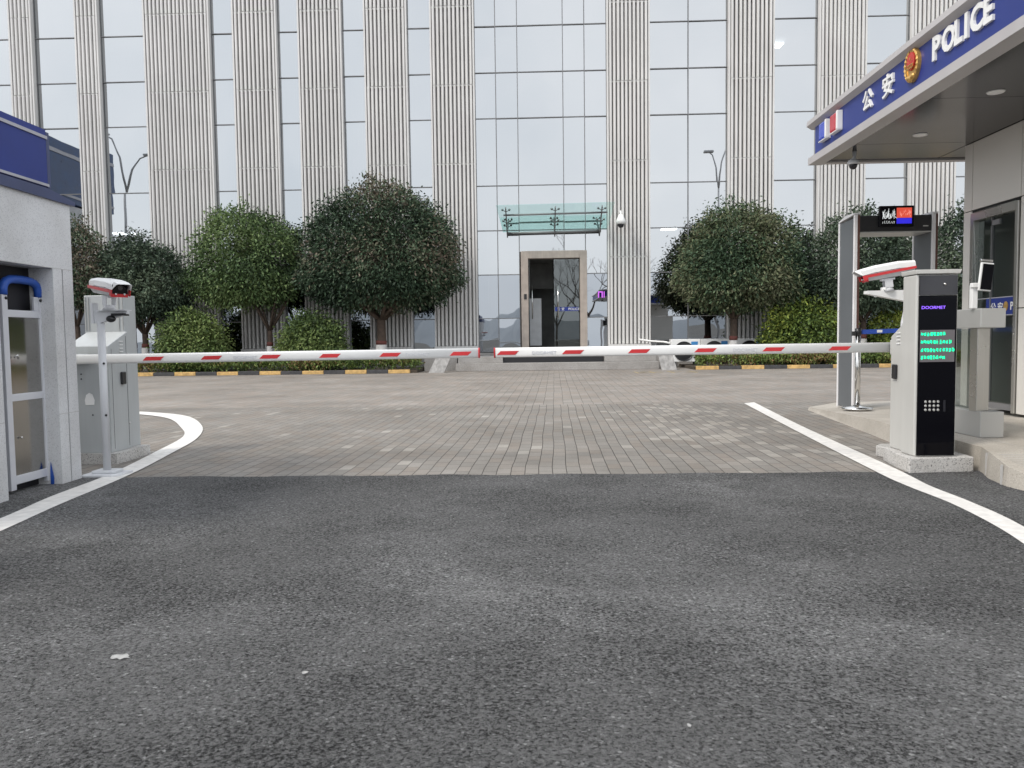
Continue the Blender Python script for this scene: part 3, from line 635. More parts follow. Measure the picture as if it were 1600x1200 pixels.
# steps
st = thing('stone_steps', 'low granite steps leading to the entrance doors', 'steps', (0.7, 27.4, 0))
obj('tread', MB().box(-2.95, 4.25, 27.25, 29.54, 0.0, 0.27), M['stone'], st, bevel=0.012)
obj('tread', MB().box(-2.9, -1.28, 27.6, 29.54, 0.272, 0.50).box(2.36, 4.2, 27.6, 29.54, 0.272, 0.50).box(-1.278, 2.358, 28.5, 29.54, 0.272, 0.60), M['stone'], st, bevel=0.012)
obj('tread_fill', MB().box(-1.26, 2.34, 27.75, 28.49, 0.272, 0.47), M['blackpl'], st, label='black block filling the upper step')  # plain black block in the middle of the upper step
obj('side_wall', MB().box(-4.15, -2.96, 27.8, 29.5, 0, 0.62), M['stone'], st); obj('side_wall', MB().box(4.26, 4.95, 28.9, 29.5, 0, 0.5), M['stone'], st)
def slab(x, y, lean, label):
    o = obj('stone_slab', MB().add([(x-.03, y+.35, 0), (x+.50, y+.40, 0), (x+.62+lean, y+.75, .62), (x+.12+lean, y+.7, .62), (x-.03, y+.43, 0), (x+.50, y+.48, 0), (x+.62+lean, y+.83, .60), (x+.12+lean, y+.78, .60)],
        [(0, 1, 2, 3), (4, 7, 6, 5), (0, 4, 5, 1), (1, 5, 6, 2), (2, 6, 7, 3), (3, 7, 4, 0)]), M['marble'])
    tag(o, label, 'stone slab')
slab(-3.75, 25.9, 0.12, 'leaning marble slab at the left end of the steps'); slab(4.25, 26.1, -0.25, 'leaning stone slab at the right end of the steps')
# dome camera on facade
dc = thing('dome_camera', 'white dome camera on the slats right of the glass canopy', 'camera', (3.18, 29.4, 5.5))
obj('bracket', MB().tube([(3.15, 29.66, 5.85), (3.15, 29.35, 5.87), (3.15, 29.3, 5.7)], 0.035, 8), M['white'], dc)
obj('housing', MB().lathe((3.15, 29.3, 5.25), [(0.06, .5), (0.11, .42), (0.17, .28), (0.18, .13)], 18), M['white'], dc)
obj('lens_dome', MB().ball((3.15, 29.3, 5.36), 0.12, n=12), M['darkgrey'], dc)

# air conditioners
def aircon(x, y, label, big=True):
    t = thing('air_conditioner', label, 'air conditioner', (x, y, 0.1), 'outdoor air conditioner units before the facade')
    obj('casing', MB().box(x, x+1.05, y, y+.4, 0.22, 1.04), M['white'], t, bevel=0.02)
    mb = MB()
    secs = [[(x+.46+r*math.cos(a), yy, 0.60+r*math.sin(a)) for a in [k*2*math.pi/24 for k in range(24)]] for r, yy in ((0.36, y-.002), (0.36, y-.03), (0.33, y-.03), (0.32, y-.005))]
    mb.loft(secs, 0, True, True)
    g = obj('fan_grille', mb, M['blackpl'], t)
    obj('energy_label', MB().box(x+.72, x+.96, y-.004, y-.001, 0.72, 0.95), M['labelblue'], t)
    obj('foot', MB().box(x+.1, x+.2, y+.02, y+.38, 0.1, 0.218).box(x+.85, x+.95, y+.02, y+.38, 0.1, 0.218), M['black'], t)
aircon(4.80, 28.0, 'white air conditioner unit with round black fan beside the steps')
aircon(6.05, 28.75, 'air conditioner top showing just left of the broad tree trunk'); aircon(7.35, 28.75, 'air conditioner top showing right of the broad tree trunk'); aircon(11.5, 28.9, 'air conditioner top showing behind the blue belt')
# white pipe at the steps
o = obj('drain_hose', MB().tube([(3.75, 29.0, 1.05), (4.2, 28.8, 0.98), (4.6, 28.4, 0.95), (4.8, 28.2, 0.9)], 0.035, 8), M['white']); tag(o, 'white pipe looping from the slats to the air conditioner', 'pipe')

# ------------------------------------------------------------------ left booth
LB = thing('guard_booth', 'grey granite guard booth with dark blue roof band at the left edge', 'booth', (-5.0, 4.5, 0))
W = MB(); X0 = -3.84
W.box(X0-0.30, X0, 6.13, 6.26, 0, 1.73)                 # strip right of the joint
W.box(X0-0.30, X0-0.012, 6.115, 6.13, 0, 1.73, 1)        # black joint
W.box(X0-0.30, X0, 6.0, 6.115, 0, 1.73)
W.box(X0-0.30, X0, 4.3, 5.37, 0, 1.73)
W.prism([(4.3, 1.732), (6.26, 1.732), (6.26, 2.285), (5.6, 2.335), (5.45, 2.345), (4.3, 2.36)], 'x', X0-0.30, X0)
obj('wall', W, [M['granite_wall'], M['joint']], LB, fix=False)
for a_, b_, z_ in ((6.0, 6.26, .565), (4.3, 5.37, .565), (4.3, 6.26, 1.729)): obj('wall_joint', MB().box(X0-.001, X0+.0012, a_, b_, z_, z_+.005), M['slatback'], LB)
obj('end_wall', MB().box(-6.2, X0-0.301, 6.0, 6.26, 0, 2.27), M['granite_wall'], LB); obj('back_wall', MB().box(-6.2, X0-.301, 2.5, 2.7, 0, 2.3), M['granite_wall'], LB)
obj('shade_sheet', MB().box(-4.06, -4.035, 4.3, 5.998, 0.006, 1.728).box(-4.30, X0-.302, 4.3, 5.999, 1.75, 1.9).box(-4.349, -4.15, 4.3, 5.999, 0.004, 0.02), M['void'], LB)  # black sheets close behind the gate stand in for the shade inside
bd = obj('roof_band', MB().box(-6.2, X0+0.02, 3.4, 5.96, 2.352, 2.795), M['blue'], LB)
obj('roof_edge', MB().box(-6.2, X0+0.02, 5.962, 6.0, 2.35, 2.78).prism([(3.4, 2.285), (6.30, 2.262), (6.30, 2.295), (5.96, 2.345), (3.4, 2.35)], 'x', -6.2, X0+0.025), M['darkblue'], LB)
obj('stripe', MB().box(X0+0.021, X0+0.03, 3.4, 5.965, 2.722, 2.746), M['palestripe'], bd)
obj('stripe', MB().box(X0+0.021, X0+0.03, 3.4, 5.965, 2.356, 2.376), M['palestripe'], bd)
obj('roof', MB().box(-6.25, X0+0.01, 3.35, 5.97, 2.796, 2.80), M['darkblue'], LB)
# shutter gate leaning in the opening
G = thing('frame_gate', 'white aluminium frame with steel panels and blue arched top in the booth opening', 'gate', (-3.95, 5.8, 0))
def gx(y): return -3.965
def gb(y0, y1, z0, z1, dx=0.0, t=0.035): return MB().box(-3.985+dx, -3.985+t+dx, y0, y1, z0, z1)
fr = MB(); fr.box(-3.985, -3.95, 5.56, 5.62, 0.03, 1.50).box(-3.985, -3.95, 6.005-.02, 6.045-.02+.02, 0.03, 1.50)
fr.box(-3.982, -3.952, 5.62, 5.985, 1.335, 1.39).box(-3.982, -3.952, 5.62, 5.985, 0.70, 0.755).box(-3.982, -3.952, 5.62, 5.985, 0.07, 0.135)
fr.box(-3.978, -3.955, 5.93, 5.984, 1.39, 1.50)
obj('frame', fr, M['alu'], G, bevel=0.004)
obj('panel', MB().box(-3.972, -3.964, 5.62, 5.985, 0.755, 1.335), M['mirror'], G); obj('panel', MB().box(-3.972, -3.964, 5.62, 5.985, 0.135, 0.70), M['mirror'], G)
arch = MB(); yc, zc = 5.80, 1.50; P = []
for i in range(17):
    a = math.pi*i/16; ca, sa = math.cos(a), math.sin(a)
    P.append((yc-0.205*math.copysign(abs(ca)**0.6, ca), zc+0.125*abs(sa)**0.6))
secs = [[(-3.99, y+dy*0, z) for y, z in ()] for dy in ()]
arch.tube([(-3.968, y, z) for y, z in P], 0.032, 8, ref=(1, 0, 0))
obj('arch', arch, M['bluetoy'], G)
obj('bolt', MB().ball((-3.948, 5.60, 1.475), 0.012, n=8).ball((-3.948, 5.995, 1.475), 0.012, n=8), M['blackpl'], G)
obj('latch', MB().tube([(-3.95, 5.66, 1.03), (-3.93, 5.67, 1.05), (-3.93, 5.68, 1.02)], 0.008, 6).ball((-3.95, 5.70, 0.42), 0.009, n=8), M['chrome'], G)
o = obj('plastic_sheet', MB().add([(-3.935, 5.994, 0.004), (-3.90, 5.985, 0.004), (-3.90, 5.988, .06), (-3.915, 5.990, .14), (-3.925, 5.992, .19), (-3.935, 5.996, 0.12)], [(0, 1, 2, 3, 4, 5)]), M['bluetoy']); tag(o, 'blue plastic sheet tucked at the foot of the gate', 'sheet')

# ------------------------------------------------------------------ barrier arms and cabinets
AY = 6.93
def arm(name_label, x0, x1, z0, z1, stripes, texts, tip):
    t = thing('boom_barrier', name_label, 'boom barrier', (x0, AY, z0), 'barrier arms closing the entrance')
    zz = lambda x: z0+(z1-z0)*(x-x0)/(x1-x0)
    n = 20; sec = lambda x: [(x, AY+0.022*math.copysign(abs(math.cos(a))**0.6, math.cos(a)), zz(x)+0.044*math.copysign(abs(math.sin(a))**0.75, math.sin(a))) for a in [k*2*math.pi/n for k in range(n)]]
    obj('pole', MB().loft([sec(x0), sec((x0+x1)/2), sec(x1)]), M['white'], t)
    for x in stripes:
        w_ = 0.20; s_ = 0.035; h_ = 0.020; y = AY-0.0235
        P = [(x, -h_*.9), (x+w_-s_, -h_*.9), (x+w_, h_*.8), (x+s_, h_*.8)]
        mb = MB(); mb.add([(a, y, zz(a)+b_-0.002) for a, b_ in P]+[(a, y+.003, zz(a)+b_-0.002) for a, b_ in P], [(0, 1, 2, 3), (7, 6, 5, 4), (0, 4, 5, 1), (1, 5, 6, 2), (2, 6, 7, 3), (3, 7, 4, 0)])
        obj('reflector', mb, M['red'], t)
    for x in texts:
        tm = place(text_mb('DOORMET', 0.036, 0.001, sx=1.25), (x, AY-0.0240, zz(x)-0.016), (1, 0, 0), (0, 0, 1), (0, -1, 0))
        obj('lettering', tm, M['alu'], t)
    xe = x1 if tip > 0 else x0
    q = [[(x, AY+(p[1]-AY)*1.12, zz(x)+(p[2]-zz(x))*1.06) for p in sec(x)] for x in (xe-0.006, xe+0.006)]
    obj('end_ring', MB().loft(q), M['red'], t)
    return t
# stripes measured along each arm
arm('long white barrier arm with red reflectors reaching from the left cabinet', -4.5, -0.535, 0.985, 1.000, [-3.62, -3.08, -2.54, -1.99, -1.44, -0.80], [-2.78, -1.20], 1)
arm('long white barrier arm with red reflectors reaching from the right cabinet', -0.395, 3.25, 1.000, 1.005, [-0.375, 0.21, 0.80, 1.39, 1.99, 2.57], [-0.06, 1.73], -1)

def cabinet_left():
    t = thing('barrier_cabinet', 'grey barrier cabinet seen from behind at the end of the left booth wall', 'barrier cabinet', (-4.25, 7.3, 0), 'barrier cabinets at both ends of the arms')
    obj('plinth', MB().box(-4.62, -3.95, 7.0, 7.62, 0, 0.10).box(-4.62, -3.952, 6.998, 6.9995, 0.1, 0.101), M['granite'], t, bevel=0.008)
    P = [(7.05, 0.10), (7.40, 0.10), (7.40, 1.245), (7.05, 1.105)]
    h = obj('housing', MB().prism(P, 'x', -4.42, -4.02), M['grey'], t, bevel=0.006)
    obj('display_tower', MB().box(-4.44, -4.045, 7.402, 7.62, 0.10, 1.60), M['grey'], t, bevel=0.006)
    for x in (-4.43, -4.40, -4.10, -4.06): obj('rib', MB().box(x, x+.006, 7.394, 7.402, 1.26, 1.585), M['steelw'], t)
    obj('door_seam', MB().box(-4.0195, -4.0185, 7.10, 7.104, 0.13, 1.08).box(-4.0195, -4.0185, 7.36, 7.364, 0.13, 1.2), M['joint'], h)
    obj('lock', MB().box(-4.02, -3.995, 7.24, 7.31, 0.735, 0.855), M['blackpl'], h, bevel=0.008)
    v = MB()
    for i in range(4): v.box(-4.02, -4.012, 7.24, 7.30, 1.045+i*.033, 1.054+i*.033)
    obj('vent', v, M['white'], h)
    b = MB()
    for x in (-4.285, -4.06):
        for z in (0.845, 0.80): b.ball((x, 7.047, z), 0.007, n=8)
    for z in (.46, ): b.ball((-4.19, 7.047, z), 0.007, n=8)
    obj('screw', b, M['blackpl'], h)
    lg = MB(); lg.add([(-4.255, 7.046, 0.555), (-4.17, 7.046, 0.555), (-4.165, 7.046, 0.60), (-4.185, 7.046, 0.655), (-4.215, 7.046, 0.67), (-4.245, 7.046, 0.65), (-4.26, 7.046, 0.60)], [(0, 1, 2, 3, 4, 5, 6)])
    obj('badge', lg, M['white'], h)
    obj('arm_hub', MB().box(-4.48, -4.2, 6.957, 7.049, 0.935, 1.035), M['grey'], t, bevel=0.01)
    obj('hinge', MB().ball((-4.016, 7.37, 0.35), 0.009, n=8).ball((-4.016, 7.37, 1.03), 0.009, n=8), M['chrome'], t)
cabinet_left()
def cabinet_right():
    t = thing('barrier_cabinet', 'silver barrier cabinet with tall black display front at the right platform corner', 'barrier cabinet', (3.2, 6.5, 0), 'barrier cabinets at both ends of the arms')
    obj('plinth', MB().prism([(2.965, 6.22), (3.50, 6.27), (3.52, 6.88), (3.05, 6.88), (2.985, 6.5)], 'z', 0, 0.125), M['granite'], t, bevel=0.008)
    obj('display_tower', MB().prism([(3.035, 6.30), (3.365, 6.30), (3.365, 6.53), (3.035, 6.53)], 'z', 0.126, 1.595), M['greywarm'], t, bevel=0.012)
    obj('cap', MB().prism([(3.028, 1.597), (3.372, 1.597), (3.385, 1.632), (3.022, 1.632)], 'y', 6.28, 6.545), M['greywarm'], t, bevel=0.006)
    P = [(6.532, 0.126), (6.84, 0.126), (6.84, 1.10), (6.66, 1.19), (6.56, 1.30), (6.532, 1.36)]
    h = obj('housing', MB().prism(P, 'x', 3.082, 3.40), M['greywarm'], t, bevel=0.012)
    obj('front_panel', MB().box(3.052, 3.352, 6.288, 6.299, 0.135, 1.425), M['blackgl'], t, bevel=0.003)
    # smoked top window, concave
    s = MB(); nx, nz = 10, 6; vs = []
    for j in range(nz+1):
        for i in range(nx+1):
            u, v = i/nx, j/nz; dpt = 0.05*(1-(2*u-1)**2)*(v**0.8); vs.append((3.054+.296*u, 6.283+dpt*0.14, 1.43+.155*v))
    s.add(vs, [(j*(nx+1)+i, j*(nx+1)+i+1, (j+1)*(nx+1)+i+1, (j+1)*(nx+1)+i) for j in range(nz) for i in range(nx)], smooth=True)
    s.box(3.054, 3.35, 6.291, 6.299, 1.43, 1.585)
    obj('camera_window', s, M['darkgrey'], t, fix=False)
    obj('camera_lens', MB().ball((3.25, 6.284, 1.515), 0.012, n=10), M['chrome'], t)
    scr = obj('led_screen', MB().box(3.063, 3.335, 6.283, 6.287, 0.893, 1.150), M['ledgrey'], t, label='grey LED message board with four green lines')
    rnd = random.Random(4)
    for row, (z, x1) in enumerate(((1.116, 3.27), (1.052, 3.325), (0.988, 3.33), (0.928, 3.265))):
        L_ = MB(); x = 3.068
        while x < x1-0.012:
            if rnd.random() > 0.06:
                wd = 0.021
                for _ in range(9):      # dense little character built of LED strokes
                    a, b_ = rnd.uniform(0, wd-.004), rnd.uniform(-.016, .014)
                    if rnd.random() < .5: L_.box(x+a*.3, x+a*.3+rnd.uniform(.008, .016), 6.2815, 6.2825, z+b_, z+b_+.0042)
                    else: L_.box(x+a, x+a+.0038, 6.2812, 6.2827, z-.014+rnd.uniform(0, .01), z+.004+rnd.uniform(0, .012))
            x += 0.0245
        obj('led_text', L_, M['green_led'], scr)
    tm = place(text_mb('DOORMET', 0.034, 0.0006, bold=0.0, sx=1.15), (3.070, 6.2865, 1.318), (1, 0, 0), (0.04, 0, 1), (0, -1, 0))
    obj('logo', tm, M['violet_led'], t)
    k = MB()
    for i in range(4):
        for j in range(3): k.ball((3.117+i*.033, 6.286, 0.572-j*.033), 0.011, n=10, sy=.35)
    obj('keypad_button', k, M['steelw'], t)
    obj('handset_slot', MB().box(3.255, 3.272, 6.281, 6.2875, 0.492, 0.585), M['darkgrey'], t)
    obj('lock', MB().box(3.06, 3.082, 6.70, 6.775, 0.735, 0.86), M['blackpl'], h, bevel=0.008)
    v = MB()
    for i in range(4): v.box(3.074, 3.082, 6.66, 6.72, 1.035+i*.03, 1.044+i*.03)
    obj('vent', v, M['white'], h)
    obj('hinge', MB().ball((3.08, 6.56, 1.06), 0.009, n=8).ball((3.08, 6.56, 0.42), 0.009, n=8), M['chrome'], t)
    obj('arm_hub', MB().box(3.10, 3.33, 6.842, 6.90, 0.94, 1.07), M['greywarm'], t, bevel=0.01)
cabinet_right()

# ------------------------------------------------------------------ plate-reading cameras
def lpr(label, loc, yaw, pitch, sc):
    """camera housing along local +x (front), built at origin then rotated"""
    t = thing('plate_camera', label, 'camera', loc, 'plate reading cameras beside the barriers')
    t.scale = (sc, sc, sc)
    t.rotation_euler = (0, -pitch, yaw)
    def sec(x, w_, zb, zt): return [(x, -w_*.6, zb), (x, w_*.6, zb), (x, w_, zb+(zt-zb)*.35), (x, w_, zb+(zt-zb)*.62), (x, w_*.72, zt), (x, -w_*.72, zt), (x, -w_, zb+(zt-zb)*.62), (x, -w_, zb+(zt-zb)*.35)]
    body = MB().loft([sec(-.20, .045, -.022, .045), sec(-.19, .055, -.035, .055), sec(.05, .060, -.045, .055), sec(.17, .060, -.045, .050)], smooth=False)
    obj('body', body, M['polewhite'], t, local=True, bevel=0.006)
    hood = MB()
    def hs_(x, w_, z): return [(x, -w_, z-.055), (x, -w_*.98, z-.018), (x, -w_*.72, z), (x, w_*.72, z), (x, w_*.98, z-.018), (x, w_, z-.055), (x, w_*.96, z-.055), (x, w_*.92, z-.022), (x, w_*.68, z-.006), (x, -w_*.68, z-.006), (x, -w_*.92, z-.022), (x, -w_*.96, z-.055)]
    hood.loft([hs_(-.205, .056, .066), hs_(-.08, .066, .076), hs_(.10, .068, .068), hs_(.20, .068, .054)], smooth=False)
    # pointed visor tip
    hood.loft([[(.20, -.067, .0), (.20, -.049, .054), (.20, .049, .054), (.20, .067, .0), (.20, .063, .0), (.20, .046, .048), (.20, -.046, .048), (.20, -.063, .0)],
               [(.245, -.055, .034), (.245, -.043, .043), (.245, .043, .043), (.245, .055, .034), (.245, .052, .034), (.245, .041, .039), (.245, -.041, .039), (.245, -.052, .034)]], smooth=False)
    obj('hood', hood, M['white'], t, local=True)
    rd = MB()
    for s in (-1, 1):
        rd.prism([(-.205, .000), (.16, -.022), (.16, -.040), (.19, -.045), (.20, -.002), (-.205, .020)], 'y', s*.0615, s*.0665)
    rd.box(.155, .176, -.056, .056, -.052, -.028)
    obj('stripe', rd, M['red'], t, local=True)
    obj('face', MB().box(.171, .178, -.052, .052, -.028, .046), M['blackgl'], t, local=True)
    obj('lens_ring', MB().tube([(.1785, .0, .014), (.182, .0, .014)], .017, 14), M['darkgrey'], t, local=True)
    obj('lamp', MB().ball((.182, -.03, -.03), .007, n=8).ball((.182, .03, -.03), .007, n=8), M['white'], t, local=True)
    mt = MB(); mt.box(-.05, .05, -.03, .03, -.062, -.047).box(-.03, .03, -.035, -.028, -.12, -.05).box(-.03, .03, .028, .035, -.12, -.05).tube([(0, 0, -.115), (0, 0, -.15)], [.03, .045], 12)
    obj('mount', mt, M['polewhite'], t, local=True)
    return t
lpr('white and red plate camera with black front on the left pole', (-3.60, 6.37, 1.585), R(-38), R(-5), 1.17)
lpr('white and red plate camera pointing left above the right barrier', (3.13, 7.05, 1.672), R(172), R(-7), 1.12)
# poles with bracket arms
PL = thing('camera_pole', 'thin pale steel pole with bracket on a flat foot by the left booth', 'pole', (-3.70, 6.40, 0))
obj('foot', MB().prism([(-3.86, 6.28), (-3.60, 6.28), (-3.54, 6.33), (-3.54, 6.52), (-3.86, 6.52)], 'z', 0.001, 0.025).prism([(-3.80, 6.33), (-3.62, 6.33), (-3.60, 6.36), (-3.60, 6.48), (-3.80, 6.48)], 'z', 0.025, 0.05), M['polewhite'], PL, bevel=0.006)
obj('pole', MB().tube([(-3.70, 6.40, 0.05), (-3.70, 6.40, 1.30)], 0.031, 16), M['polewhite'], PL)
obj('bracket', MB().prism([(-3.76, 1.30), (-3.70, 1.30), (-3.46, 1.375), (-3.46, 1.40), (-3.76, 1.40)], 'y', 6.38, 6.42).box(-3.76, -3.74, 6.36, 6.44, 1.30, 1.47).box(-3.70, -3.46, 6.345, 6.455, 1.402, 1.41).tube([(-3.60, 6.37, 1.41), (-3.60, 6.37, 1.45)], 0.04, 12), M['polewhite'], PL)
obj('cable_clamp', MB().box(-3.58, -3.47, 6.345, 6.43, 1.36, 1.38).ball((-3.60, 6.38, 1.335), 0.03, n=10, sx=1.4), M['blackpl'], PL)
obj('bolt', MB().ball((-3.675, 6.375, 0.96), 0.010, n=8).ball((-3.675, 6.375, 0.52), 0.010, n=8), M['blackpl'], PL)
PR = thing('camera_pole', 'pale bent pole with bracket arm rising behind the right cabinet', 'pole', (3.33, 7.1, 0))
obj('foot', MB().prism([(3.12, 6.93), (3.45, 6.93), (3.45, 7.25), (3.18, 7.25), (3.10, 7.15)], 'z', 0.001, 0.10), M['granite'], PR, bevel=0.01)
obj('pole', MB().tube([(3.31, 7.08, 0.10), (3.31, 7.08, 1.22), (3.335, 7.08, 1.36), (3.335, 7.08, 1.50)], [0.032, .032, .03, .03], 16), M['polewhite'], PR)
obj('bracket', MB().prism([(2.955, 1.485), (3.32, 1.41), (3.36, 1.41), (3.36, 1.53), (3.30, 1.515), (2.955, 1.512)], 'y', 7.03, 7.11).tube([(3.13, 7.06, 1.51), (3.13, 7.06, 1.54)], 0.045, 12).tube([(3.04, 7.06, 1.47), (3.04, 7.06, 1.455)], 0.015, 8), M['white'], PR)

# ------------------------------------------------------------------ right platform
top = [(4.045, 11.62, .045), (3.76, 8.9, .16), (3.655, 8.06, .18), (3.60, 6.9, .2), (3.575, 6.3, .2), (3.46, 5.98, .2), (3.405, 5.66, .150), (3.43, 5.50, .122), (3.50, 4.9, .02), (9, 4.9, .02), (9, 5.98, .2), (9, 12.3, .14), (4.7, 12.3, .05)]
mb = MB(); n = len(top); cx_, cy_ = 6.0, 8.0
flat = [0, 1, 2, 3, 4, 5, 10, 11, 12]
mb.add([top[i] for i in flat]+[(cx_, cy_, 0.2)], [(i, (i+1) % 9, 9) for i in range(9)])
def rz(y): return 0.2-(5.98-y)*0.1667
rs_ = [(3.46, 5.98), (3.405, 5.66), (3.43, 5.50), (3.50, 4.9)]
mb.add([(x, y, rz(y)-(0.0 if y > 5.7 else 0.0)) for x, y in rs_]+[(9, y, rz(y)) for x, y in rs_], [(i, i+1, 5+i, 4+i) for i in range(3)])
rim = [tuple(p) for p in top[:6]]+[(x, y, rz(y)) for x, y in rs_[1:]]+[(9, 4.9, .02), (9, 5.98, .2), (9, 12.3, .14), (4.7, 12.3, .05)]
n = len(rim); bot = [(x-0.015, y, 0) for x, y, z in rim]
mb.add(rim+bot, [(i, n+i, n+(i+1) % n, (i+1) % n) for i in range(n)])
mb.box(5.39, 8.7, 2.8, 5.979, 0.0, 0.1995)
struct('platform', mb, M['plat'], 'pale granite platform with grooved ramp carrying the police kiosk', fix=False)
mb = MB()
for i in range(0, 5):
    a, b = Vector(top[i]), Vector(top[i+1]); d_ = (b-a).normalized(); nrm = Vector((-d_.y, d_.x, 0)); nrm = nrm if nrm.x > 0 else -nrm
    p, q = a+nrm*0.28, b+nrm*0.28
    mb.add([(p.x, p.y, a.z+.006), (q.x, q.y, b.z+.006), (q.x+nrm.x*.006, q.y+nrm.y*.006, b.z+.006), (p.x+nrm.x*.006, p.y+nrm.y*.006, a.z+.006)], [(0, 1, 2, 3)])
for k in range(20):
    yv = 4.98+k*0.05; mb.add([(3.50, yv, rz(yv)+.002), (5.38, yv, rz(yv)+.002), (5.38, yv+.006, rz(yv+.006)+.002), (3.50, yv+.006, rz(yv+.006)+.002)], [(0, 1, 2, 3)])
for yv in (7.2, 8.4, 9.6): mb.add([(3.93, yv, .2025), (5.38, yv, .2025), (5.38, yv+.005, .2025), (3.93, yv+.005, .2025)], [(0, 1, 2, 3)])
# upright joints in the kerb face
for (x, y, z) in ((3.607, 7.4, .19), (3.60, 6.75, .195), (3.49, 6.05, .19), (3.41, 5.72, .15)): mb.box(x-.022, x-.006, y, y+.006, 0.0, z)
struct('paving_joint', mb, M['slatback'], fix=False)

# loose grit where the asphalt meets the platform
rg = np.random.RandomState(5); mb = MB()
for i in range(520):
    tt = rg.rand(); a_, b_ = ((3.56, 6.25), (3.43, 5.93)) if tt < .4 else ((3.43, 5.93), (3.39, 5.66)) if tt < .7 else ((3.39, 5.66), (3.46, 4.95))
    u = rg.rand(); x = a_[0]+(b_[0]-a_[0])*u-abs(rg.normal(0, .028))-.012; y = a_[1]+(b_[1]-a_[1])*u+rg.normal(0, .02); r_ = rg.uniform(.003, .010)
    mb.add([(x-r_, y, .003), (x, y-r_, .003), (x+r_, y, .003), (x, y+r_*rg.uniform(.6, 1), .003), (x, y, .004+r_*rg.uniform(.6, 1.4))], [(0, 1, 4), (1, 2, 4), (2, 3, 4), (3, 0, 4)])
gr = obj('gravel', mb, M['black'], fix=False); gr['kind'] = 'stuff'; gr['label'] = 'dark grit along the foot of the platform'

# ------------------------------------------------------------------ police kiosk
K_ = thing('police_kiosk', 'warm grey clad police kiosk with projecting blue sign canopy at the right edge', 'kiosk', (7.0, 6.5, 0.2))
KX = 5.40
wl = MB()
wl.box(KX, KX+.15, 9.845, 10.02, 0.2, 2.632).box(KX, KX+.15, 9.845, 10.02, 2.642, 3.47)
wl.box(KX, KX+.15, 8.872, 9.835, 2.642, 3.47)
wl.box(KX, KX+.15, 7.4, 8.862, 2.642, 3.47).box(KX, KX+.15, 7.4, 8.862, 1.40, 2.632).box(KX, KX+.15, 7.4, 8.862, 0.2, 1.39)
wl.box(KX, KX+.15, 3.0, 7.39, 0.2, 3.47)
wl.box(KX+.151, 8.5, 9.87, 10.02, 0.2, 3.47).box(KX+.151, 8.5, 3.0, 3.15, .2, 3.47)
obj('wall_panel', wl, M['acm'], K_, bevel=0.004)
obj('wall_core', MB().box(KX+.012, KX+.14, 9.835, 9.845, .2, 3.46).box(KX+.012, KX+.14, 8.862, 9.846, 2.60, 2.644).box(KX+.012, KX+.14, 7.39, 8.872, 1.385, 1.405).box(KX+.012, KX+.14, 8.86, 8.874, .2, 3.46).box(KX+.012, KX+.14, 7.38, 7.41, .2, 3.46).box(KX+.012, KX+.14, 7.4, 8.87, 2.63, 2.645).box(KX+.012, KX+.14, 9.84, 10.0, 2.63, 2.645), M['joint'], K_)
wd = obj('door_frame', MB().box(KX-.02, KX+.10, 9.765, 9.834, 0.2, 2.60).box(KX-.02, KX+.10, 8.875, 8.93, 0.2, 2.60).box(KX-.02, KX+.10, 8.93, 9.765, 2.50, 2.60), M['steel'], K_, bevel=0.004)
gl = obj('glass_door', MB().box(KX+.05, KX+.06, 8.93, 9.765, 0.30, 2.50), M['glassk'], K_)
obj('door_stile', MB().box(KX+.03, KX+.07, 9.46, 9.475, 0.3, 2.50).box(KX+.03, KX+.07, 9.31, 9.475, 2.40, 2.46).box(KX+.03, KX+.075, 8.93, 9.765, 0.22, 0.29), M['mullion'], gl)
sk = obj('police_sticker', MB().box(KX+.040, KX+.048, 8.93, 9.56, 1.335, 1.53), M['blue'], gl)
obj('sticker_edge', MB().box(KX+.036, KX+.046, 8.93, 9.765, 1.531, 1.542).box(KX+.036, KX+.046, 8.93, 9.765, 1.322, 1.333), M['palestripe'], gl)
for ch, yy in (('公', 9.46), ('安', 9.32)): obj('lettering', place(text_mb(ch, 0.11, .002, .001), (KX+.036, yy, 1.385), (0, -1, 0), (0, 0, 1), (-1, 0, 0)), M['white'], sk)
obj('lettering', place(text_mb('POL', 0.13, .002, .002, sx=.85), (KX+.036, 9.075, 1.385), (0, -1, 0), (0, 0, 1), (-1, 0, 0)), M['white'], sk)
obj('small_emblem', MB().prism([(9.16+.042*math.cos(a), 1.43+.055*math.sin(a)) for a in [k*2*math.pi/18 for k in range(18)]], 'x', KX+.034, KX+.039), M['gold'], sk)
obj('interior_wall', MB().box(7.6, 7.7, 8.2, 9.86, 0.2, 3.4).box(KX+.16, 7.6, 8.2, 8.28, 0.2, 3.4).box(KX+.16, 7.6, 8.3, 9.86, 2.9, 3.0).box(5.75, 5.80, 9.1, 9.4, 0.2, 2.6).box(KX+.16, 7.6, 8.3, 9.86, 0.205, 0.215), M['inside'], K_)
